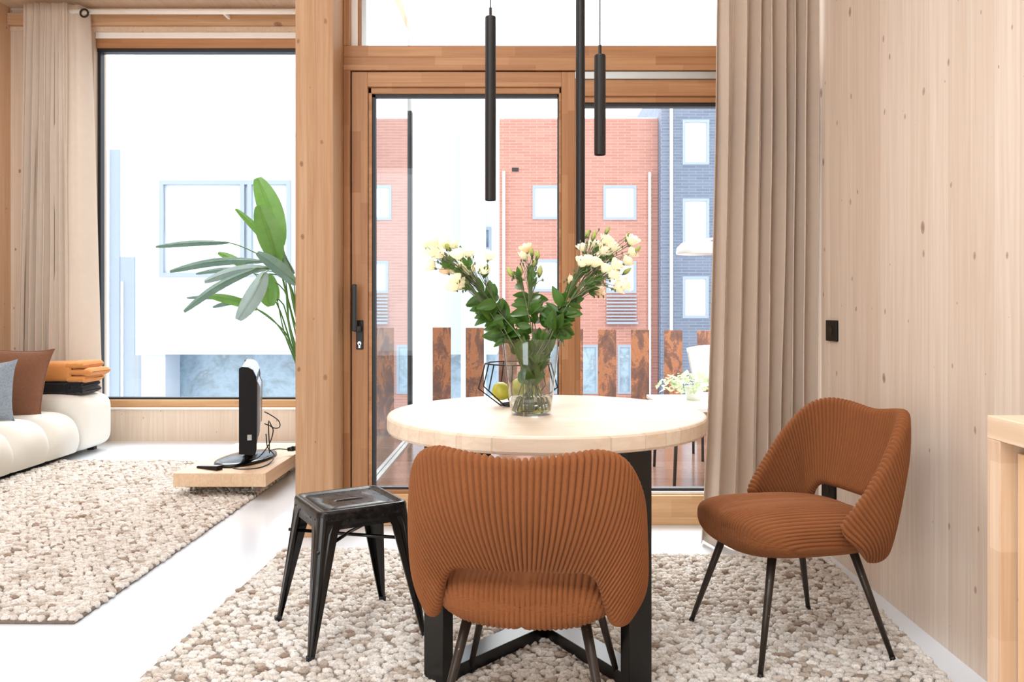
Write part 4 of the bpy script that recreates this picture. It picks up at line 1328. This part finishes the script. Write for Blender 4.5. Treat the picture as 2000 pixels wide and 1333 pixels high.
# ================================================================ PENDANT LAMPS
def pendant(x0, x1, ytop, ybot, Y, label, cap=False):
    r = (x1 - x0) / 2 * Y / F
    xc = Xd((x0 + x1) / 2, Y)
    zb_, zt2_ = Zd(ybot, Y), Zd(ytop, Y)
    t = thing('pendant_lamp', label, 'lamp', (xc, Y, CEIL), 0, 'black tube pendants over the table')
    MB().lathe([(r * .80, zb_ + .012), (r * .86, zb_), (r * .97, zb_), (r, zb_ + .003), (r, zt2_ - .003), (r * .96, zt2_)], (xc, Y, 0), 32).build('lamp_tube', M['black_metal'], t, smooth=False)
    MB().tube([(xc, Y, zt2_), (xc, Y, CEIL - .02)], .0018, 8).build('cord', M['black_plastic'], t)
    MB().tube([(xc, Y, zt2_), (xc, Y, zt2_ + .03)], .005, 10).build('cord_grip', M['black_metal'], t)
    MB().lathe([(.05, -.022), (.052, -.02), (.052, -.001)], (xc, Y, CEIL), 28).build('ceiling_rose', M['black_metal'], t)
pendant(947.5, 968.5, 33, 392, 2.66, 'black tube pendant lamp, the left one of three over the table')
pendant(1124.5, 1142.5, -190, 487, 2.95, 'black tube pendant lamp, longest and lowest hanging, in the middle of three')
pendant(1160.5, 1183, 108, 303, 2.45, 'short black tube pendant lamp, the right one of three over the table')

# ================================================================ SOFA
SX, SY1 = -3.24, 6.36
sf = thing('sofa', 'low off-white tufted leather sofa along the left wall', 'sofa', (-3.75, 4.9, 0))
def sofa_front(y0, y1, name):
    """one channel of the seat: rolls over the front edge and pinches at both sides"""
    prof = [(-4.05, .335), (-3.80, .345), (-3.60, .352), (-3.45, .355), (-3.34, .350), (-3.265, .325), (-3.218, .275), (-3.200, .21), (-3.205, .15), (-3.225, .09), (-3.245, .045)]
    C = catmull([(x, 0, z) for x, z in prof], 40)
    P = []
    n = 26
    for i, c in enumerate(C):
        nx = C[min(i + 1, 39)] - C[max(i - 1, 0)]
        nrm = Vector((-nx.z, 0, nx.x)); nrm = Vector((nx.z, 0, -nx.x)).normalized() * -1
        f = i / 39
        depth = .10 * math.exp(-((f - .66) / .17) ** 2) + .022 * (1 if f < .8 else max(0, 1 - (f - .8) / .12))
        row = []
        for k in range(n + 1):
            s = abs(2 * k / n - 1)
            dd = depth * (s ** 5) + .004 * s ** 12
            p = c - nrm * dd
            row.append((p.x, y0 + (y1 - y0) * k / n, p.z))
        P.append(row)
    return MB().grid(P).build(name, M['sofa'], sf, smooth=True)
edges = [3.0, 3.42, 3.85, 4.28, 4.71, 5.14, 5.52, 5.90]
for a, b in zip(edges, edges[1:]):
    o = sofa_front(a, b, 'seat_cushion')
m = MB(); m.ball((-3.69, 6.13, .238), (.50, .245, .218), 56, 30, e=.36)
m.build('armrest', M['sofa'], sf, smooth=True)
m = MB(); m.ball((-4.07, 4.55, .40), (.12, 1.60, .24), 40, 26, e=.4)
m.build('backrest', M['sofa'], sf, smooth=True)
box('sofa_frame', M['sofa_base'], -4.12, -3.30, 3.02, 6.30, .030, .14, sf)
fm = MB()
for x in (-4.0, -3.36):
    for y in (3.1, 4.7, 6.25):
        fm.box(x, x + .05, y, y + .05, .0, .032)
fm.build('sofa_foot', M['sofa_base'], sf)

def cushion(name, c, w, h, t, rot, mat, label, piping=True):
    P1 = []
    n = 26
    def pt(u, v, s):
        e = (1 - abs(u) ** 3.2) * (1 - abs(v) ** 3.2)
        pin = 1 + .06 * (abs(u) ** 6) * (abs(v) ** 6) - .045 * (1 - u * u) * 0 
        k = 1 - .06 * (1 - abs(v) ** 2) * abs(u) ** 4 - .0
        k2 = 1 - .06 * (1 - abs(u) ** 2) * abs(v) ** 4
        wr = .006 * mnoise.noise(Vector((u * 2.6, v * 2.6, s)))
        return Vector((w / 2 * u * k * pin, s * (t / 2 * max(e, 0) ** .55 + wr * max(e, 0)), h / 2 * v * k2 * pin))
    m = MB()
    for s in (-1, 1):
        g = [[pt(2 * i / n - 1, 2 * j / n - 1, s) for j in range(n + 1)] for i in range(n + 1)]
        m.grid(g, flip=s > 0)
    q = Matrix.Translation(Vector(c)) @ rot.to_4x4()
    m.xf(q)
    o = m.build(name, mat, smooth=True)
    if piping:
        k = MB()
        pts = []
        for a, b in (((-1, -1), (1, -1)), ((1, -1), (1, 1)), ((1, 1), (-1, 1)), ((-1, 1), (-1, -1))):
            for i in range(12):
                t_ = i / 12
                pts.append(q @ pt(a[0] + (b[0] - a[0]) * t_, a[1] + (b[1] - a[1]) * t_, 1))
        pts.append(pts[0])
        k.tube(pts, .0045, 6, cap=False)
        k.build('piping', mat, o, smooth=True)
    return tag(o, label, 'cushion')
import mathutils
def eul(x, y, z): return mathutils.Euler((math.radians(x), math.radians(y), math.radians(z))).to_matrix()
cushion('throw_cushion', (-3.62, 5.68, .560), .52, .50, .15, eul(-16, 3, 8), M['brown_linen'], 'rust brown linen cushion leaning on the sofa arm beside the folded blankets')
cushion('throw_cushion', (-3.58, 5.34, .535), .42, .40, .14, eul(-18, -4, 12), M['grey_wool'], 'flecked grey wool cushion at the left photo edge in front of the brown one', False)

def folded(name, x0, x1, y0, y1, z0, z1, layers, mat, label, seed):
    """a blanket folded into layers; the rounded fold edges face the room"""
    r = random.Random(seed)
    h = (z1 - z0) / layers
    m = MB()
    P = []
    for i in range(22):
        u = i / 21
        x = x0 + (x1 - .13 - x0) * u
        k_ = 1 if .04 < u < .96 else .93
        P.append([(x, (y0 + y1) / 2 + (y1 - y0) / 2 * k_ * math.copysign(abs(math.cos(t_)) ** .4, math.cos(t_)),
                   (z0 + z1) / 2 + (z1 - z0) / 2 * k_ * math.copysign(abs(math.sin(t_)) ** .55, math.sin(t_)) + .004 * mnoise.noise(Vector((u * 4, math.cos(t_) * 3, seed)))) for t_ in [2 * PI * j / 32 for j in range(32)]])
    m.grid(P, wrap_v=True)
    m.f.append(tuple(reversed(range(32)))); m.f.append(tuple(21 * 32 + j for j in range(32)))
    xa = x0
    x0 = x1 - .17
    for k in range(layers):
        zc = z0 + h * (k + .5)
        n = 26
        P = []
        ex = r.uniform(-.045, .02)
        for i in range(n + 1):
            u = i / n
            x = x0 + (x1 + ex - x0) * u
            endr = min(1, (1 - u) / .06) ** .5 if u > .94 else (min(1, u / .06) ** .5 if u < .06 else 1)
            loop = []
            for j in range(24):
                a = 2 * PI * j / 24
                cy = math.copysign(abs(math.cos(a)) ** .6, math.cos(a)); cz = math.copysign(abs(math.sin(a)) ** .7, math.sin(a))
                wob = .006 * mnoise.noise(Vector((u * 6 + k * 9, j * .5, seed)))
                loop.append((x, (y0 + y1) / 2 + (y1 - y0) / 2 * cy * (.97 + .03 * endr), zc + h * .60 * cz * endr + wob))
            P.append(loop)
        m.grid(P, wrap_v=True)
        L = 24; k0 = len(m.v) - L * (n + 1)
        m.f.append(tuple(k0 + j for j in reversed(range(L)))); m.f.append(tuple(len(m.v) - L + j for j in range(L)))
    return tag(m.build(name, mat, smooth=True), label, 'blanket')
ztop_ = .456
folded('folded_blanket', -3.66, -3.22, 5.98, 6.26, ztop_, ztop_ + .085, 2, M['black_knit'], 'black knitted blanket folded on the sofa arm under the orange one', 4)
folded('folded_blanket', -3.66, -3.20, 5.97, 6.27, ztop_ + .087, ztop_ + .235, 3, M['orange_wool'], 'ochre orange wool blanket folded on top of the black blanket', 8)

# ================================================================ DOLLY TABLE WITH TELEVISION
BZ = .157
bx0, bx1 = Xd(338, 4.6), Xd(519, 4.6)
dl = thing('low_rolling_table', 'low thick pine board table on clear casters carrying the television', 'table', ((bx0 + bx1) / 2, 5.1, 0))
box('board', M['dolly'], bx0, bx1, 4.6, 5.62, BZ - .078, BZ, dl, bevel=.003)
for x, y in ((bx0 + .09, 4.68), (bx1 - .10, 4.68), (bx0 + .09, 5.54), (bx1 - .10, 5.54)):
    rz_ = RUGZ + .004 if x < -1.56 else .001
    rad = (BZ - .078 - .012 - rz_) / 2
    m = MB()
    m.tube([(x - .018, y, rz_ + rad), (x - .006, y, rz_ + rad)], rad, 24); m.tube([(x + .006, y, rz_ + rad), (x + .018, y, rz_ + rad)], rad, 24)
    w_ = m.build('caster', M['caster'], dl, smooth=False)
    m = MB(); m.box(x - .026, x + .026, y - .026, y + .026, BZ - .082, BZ - .0775); m.tube([(x - .024, y, rz_ + rad), (x + .024, y, rz_ + rad)], .004, 8); m.box(x - .004, x + .004, y - .012, y + .012, rz_ + rad, BZ - .080)
    m.build('caster_plate', M['chrome'], w_)
TVc = Vector((-1.715, 5.05, BZ))
tv = thing('television', 'black flat screen television seen edge on, standing on the low rolling table', 'television', tuple(TVc))
ang = math.atan2(-TVc.x * -1, TVc.y)           # the screen's width lies nearly along the line of sight
dirw = Vector((-.285, .958, 0)).normalized(); nrm = Vector((-dirw.y, dirw.x, 0))     # nrm points to the sofa
def tvp(w_, d_, z_): return TVc + dirw * w_ - nrm * d_ + Vector((0, 0, z_))
# casing cross-section (depth d, height z), swept along the width
sec = [(-.030, .095), (.052, .085), (.060, .12), (.062, .50), (.056, .54), (.040, .572), (.015, .588), (-.018, .592), (-.030, .585)]
m = MB(); Wt = .37
m.grid([[tvp(w_, d_, z_) for d_, z_ in sec] for w_ in (-Wt, Wt)], wrap_v=True)
m.f.append(tuple(reversed(range(len(sec))))); m.f.append(tuple(len(sec) + j for j in range(len(sec))))
m.build('casing', M['matt_plastic'], tv, bevel=.004)
m = MB()
cp = [(.058, .535), (.041, .574), (.015, .590), (-.019, .594), (-.019, .597), (.017, .594), (.044, .579), (.062, .538)]
m.grid([[tvp(w_, d_, z_) for d_, z_ in cp] for w_ in (-Wt + .006, Wt)], wrap_v=True)
m.f.append(tuple(range(len(cp)))); m.f.append(tuple(len(cp) + j for j in reversed(range(len(cp)))))
m.build('top_cover', M['silver_plastic'], tv)
m = MB(); q = [tvp(w_, -.0315, z_) for w_, z_ in ((-Wt + .02, .12), (Wt - .02, .12), (Wt - .02, .57), (-Wt + .02, .57))]
m.add(q + [p + nrm * .001 for p in q], [(0, 1, 2, 3), (7, 6, 5, 4), (0, 4, 5, 1), (1, 5, 6, 2), (2, 6, 7, 3), (3, 7, 4, 0)])
m.build('screen', M['black_plastic'], tv)
m = MB(); m.grid([[tvp(w_, d_, z_) for d_, z_ in ((.06, .18), (.075, .20), (.078, .46), (.06, .50))] for w_ in (-.24, .24)], wrap_v=True)
m.f += [(3, 2, 1, 0), (4, 5, 6, 7)]
m.build('back_housing', M['silver_plastic'], tv, bevel=.004)
m = MB()
for w_, z_ in ((-Wt - .0012, .17),):
    q = [tvp(w_, d_, z_ + e) for d_, e in ((.012, 0), (.036, 0), (.036, .032), (.012, .032))]
    q2 = [p + dirw * .002 for p in q]
    m.add(q + q2, [(0, 1, 2, 3), (7, 6, 5, 4), (0, 4, 5, 1), (1, 5, 6, 2), (2, 6, 7, 3), (3, 7, 4, 0)])
m.build('rating_label', M['alu'], tv)
m = MB(); m.tube([tvp(0, .01, .02), tvp(0, .01, .12)], .028, 16); m.build('neck', M['black_plastic'], tv, smooth=True)
bd_ = Vector((.10, .99, 0)).normalized(); bn = Vector((-bd_.y, bd_.x, 0))
m = MB()
rgs = []
for r_, z_ in ((.97, .001), (1.0, .006), (.99, .012), (.80, .020), (.4, .027), (.05, .030)):
    rgs.append([TVc + Vector((0, -.02, 0)) + bd_ * (.29 * r_ * math.cos(a)) + bn * (.155 * r_ * math.sin(a)) + Vector((0, 0, z_)) for a in [2 * PI * k / 48 for k in range(48)]])
m.grid(rgs, wrap_v=True); m.f.append(tuple(reversed(range(48)))); m.f.append(tuple(5 * 48 + k for k in range(48)))
m.build('base', M['black_plastic'], tv, smooth=True)
m = MB()
cb = [[tvp(-.05, .10, .22), tvp(-.06, .15, .19), tvp(-.07, .14, .12), tvp(-.10, .11, .07), tvp(-.16, .07, .034), tvp(-.22, .02, .030)],
      [tvp(-.1, .10, .30), tvp(-.1, .135, .28), tvp(-.1, .185, .24), tvp(-.1, .19, .20), tvp(-.1, .15, .20), tvp(-.1, .125, .24), tvp(-.1, .13, .10), tvp(-.02, .13, .032)],
      [tvp(-.08, .11, .16), tvp(-.1, .12, .08), tvp(-.13, .16, .033), tvp(-.25, .13, .006), tvp(-.36, .06, .004), tvp(-.35, -.04, .004), tvp(-.28, -.08, .004)]]
for c_ in cb:
    m.tube(catmull(c_, 40), .0035, 6)
m.build('cable', M['cord'], tv, smooth=True)
m = MB(); p0 = tvp(.05, .24, .035)
m.tube(catmull([tvp(-.1, .13, .06), tvp(0, .18, .05), p0], 16), .0035, 6); m.tube([p0, p0 + Vector((.035, .0, .006))], [.012, .018], 12); m.tube([p0 + Vector((.035, 0, .006)), p0 + Vector((.055, 0, .009))], .016, 12)
m.build('plug', M['cord'], tv, smooth=True)
rc = thing('remote_control', 'slim silver and black remote control on the front of the low rolling table', 'remote control', (-1.825, 4.72, BZ), math.radians(62))
MB().add([(x, y, z) for x, y, z in ((-.022, -.085, .001), (.022, -.085, .001), (.022, .085, .001), (-.022, .085, .001), (-.022, -.085, .026), (.022, -.085, .026), (.022, .085, .012), (-.022, .085, .012))], [(0, 3, 2, 1), (4, 5, 6, 7), (0, 1, 5, 4), (1, 2, 6, 5), (2, 3, 7, 6), (3, 0, 4, 7)]).build('remote_body', M['matt_plastic'], rc, local=True, bevel=.003)
MB().add([(-.020, -.083, .0265), (.020, -.083, .0265), (.020, .083, .0130), (-.020, .083, .0130), (-.020, -.083, .0280), (.020, -.083, .0280), (.020, .083, .0145), (-.020, .083, .0145)], [(0, 3, 2, 1), (4, 5, 6, 7), (0, 1, 5, 4), (1, 2, 6, 5), (2, 3, 7, 6), (3, 0, 4, 7)]).build('remote_face', M['silver_plastic'], rc, local=True)

# ================================================================ BIRD OF PARADISE PLANT
PB = Vector((-1.30, 5.32, 0))
pl = thing('bird_of_paradise_plant', 'tall bird of paradise plant with long leaves, half hidden behind the wood column', 'plant', tuple(PB))
MB().lathe([(.105, 0), (.115, .01), (.145, .30), (.146, .31), (.135, .31), (.130, .28)], tuple(PB), 36).build('pot', M['pot'], pl, smooth=True)
MB().lathe([(.129, .27), (.06, .283), (.001, .285)], tuple(PB), 28, cap=False).build('soil', M['soil'], pl, smooth=True)
FP = lambda x, y: (280 + .3226 * x, 330 + .3226 * y)
def big_leaf(tip, base, wpx, mat, dy=(0, 0), fold=.5, bow=0.0, face=(0, -1, .15), stem_via=None, thick=.006):
    a = px(*FP(*base), 5.30 + dy[0]); b = px(*FP(*tip), 5.30 + dy[1])
    L = (b - a).length
    d = (b - a).normalized()
    up = Vector(face); up = (up - d * up.dot(d)).normalized()
    side = d.cross(up).normalized()
    W = wpx * .3226 * 5.3 / F
    P = []
    n = 22
    for i in range(n + 1):
        t = i / n
        w = W * (math.sin(PI * min(1, (t * .93 + .035))) ** .52)
        c = a.lerp(b, t) + side * bow * L * math.sin(PI * t) + up * .04 * L * math.sin(PI * t)
        row = []
        for s in (-1, -.75, -.5, -.25, -.05, 0, .05, .25, .5, .75, 1):
            rip = .0022 * math.sin(t * 60 + abs(s) * 6) * abs(s)
            row.append(c + side * (w * .5 * s * math.cos(fold * .7)) + up * (-(abs(s) ** 1.2) * w * .5 * fold + rip + (.004 if abs(s) < .03 else 0)))
        P.append(row)
    lf = MB().grid(P).build('leaf', mat, pl, smooth=True)
    root = Vector((PB.x + rnd.uniform(-.04, .04), PB.y + rnd.uniform(-.04, .04), .26))
    mids = [px(*FP(*v), 5.30 + dy[0] * .5) for v in (stem_via or [])]
    pts = catmull([root] + mids + [a, a + d * .12], 28)
    MB().tube(pts, [.0075 - .0045 * i / 27 for i in range(28)], 8).build('stalk', M['plant_green'], lf, smooth=True)
V1 = [(905, 1000)]
big_leaf((690, 55), (832, 470), 150, M['plant_green'], (.05, .1), .18, .03, stem_via=[(905, 1040), (872, 760)])
big_leaf((700, 222), (812, 570), 150, M['plant_green'], (-.08, -.1), .12, .02, stem_via=[(900, 1000), (860, 720)])
big_leaf((558, 242), (806, 520), 52, M['plant_green'], (0, .05), .7, .03, stem_via=[(900, 900), (850, 700)])
big_leaf((812, 418), (905, 640), 92, M['plant_blue'], (.1, .1), .3, -.16, stem_via=[(935, 900)])
big_leaf((75, 471), (515, 446), 44, M['plant_blue'], (-.1, -.25), .9, .02, stem_via=[(925, 900), (860, 640), (690, 515)])
big_leaf((160, 621), (735, 560), 58, M['plant_blue'], (0, -.2), .8, .05, stem_via=[(930, 860), (860, 650)])
big_leaf((370, 683), (765, 600), 66, M['plant_pale'], (-.1, -.25), .5, .06, stem_via=[(930, 860), (880, 690)])
big_leaf((245, 864), (700, 600), 56, M['plant_blue'], (-.15, -.35), .6, .05, stem_via=[(930, 880), (860, 660)])
big_leaf((572, 914), (738, 625), 112, M['plant_pale'], (-.2, -.35), .35, -.03, stem_via=[(930, 900), (880, 690), (800, 630)])
big_leaf((772, 832), (742, 640), 120, M['plant_green'], (-.05, -.1), .15, .05, stem_via=[(930, 900), (870, 680)])
big_leaf((390, 768), (690, 850), 64, M['plant_green'], (0, -.1), .7, .04, stem_via=[(915, 1130), (850, 1000), (780, 910)])
big_leaf((452, 508), (640, 620), 52, M['plant_green'], (.15, .2), .4, .05, stem_via=[(925, 960), (840, 720)])
big_leaf((688, 508), (925, 700), 84, M['plant_blue'], (-.2, -.25), .5, .04, stem_via=[(960, 900)])
big_leaf((262, 782), (520, 790), 26, M['plant_blue'], (.1, .0), .6, .03, stem_via=[(915, 1100), (860, 860), (800, 785)])
big_leaf((420, 838), (600, 800), 34, M['plant_blue'], (.1, .1), .6, .03, stem_via=[(915, 1130), (840, 970)])
big_leaf((318, 636), (640, 610), 34, M['plant_blue'], (.2, .2), .6, .03, stem_via=[(915, 1130), (800, 800)])
big_leaf((770, 640), (812, 800), 50, M['plant_green'], (.1, .1), .6, .03, stem_via=[(905, 1130), (850, 980)])

# ================================================================ CABINET, SOCKETS
cb_ = thing('sideboard', 'pale pine sideboard standing against the right wall at the photo edge', 'cabinet', (1.1, .6, 0))
X0, Y1_, ZC = .857, 1.50, .90
box('top_panel', M['cabinet_top'], X0, XR - .004, -.5, Y1_, ZC - .042, ZC, cb_, bevel=.0015)
box('side_panel', M['cabinet'], X0, XR - .004, Y1_ - .041, Y1_, 0.0, ZC - .042, cb_, bevel=.0015)
box('side_panel', M['cabinet'], X0, XR - .004, -.5, -.459, 0.0, ZC - .042, cb_, bevel=.0015)
box('back_panel', M['cabinet_top'], XR - .02, XR - .005, -.459, Y1_ - .041, .0, ZC - .042, cb_)
box('bottom_panel', M['cabinet_top'], X0 + .01, XR - .021, -.459, Y1_ - .041, .05, .075, cb_)
box('door', M['cabinet_door'], X0 + .028, X0 + .048, .52, Y1_ - .046, .08, ZC - .062, cb_, bevel=.002)
box('door', M['cabinet_door'], X0 + .028, X0 + .048, -.455, .515, .08, ZC - .062, cb_, bevel=.002)
def socket(y0, y1, z0, z1, label, n):
    o = box('wall_socket', M['matt_plastic'], XR - .012, XR - .0005, y0, y1, z0, z1, bevel=.003)
    tag(o, label, 'socket')
    yc = (y0 + y1) / 2
    for k in range(n):
        zc = z0 + (z1 - z0) * (k + .5) / n
        MB().tube([(XR - .0135, yc, zc), (XR - .0115, yc, zc)], .021, 20).build('outlet', M['black_metal'], o)
Zs = lambda y, Y: H - (y - HY) * Y / F
socket(3.50, 3.62, Zs(667, 3.55), Zs(626, 3.55), 'black wall switch plate at head height on the right wall beside the curtain', 1)
socket(3.52, 3.67, .235, .345, 'black wall socket low on the right wall, seen through the corduroy chair back', 1)
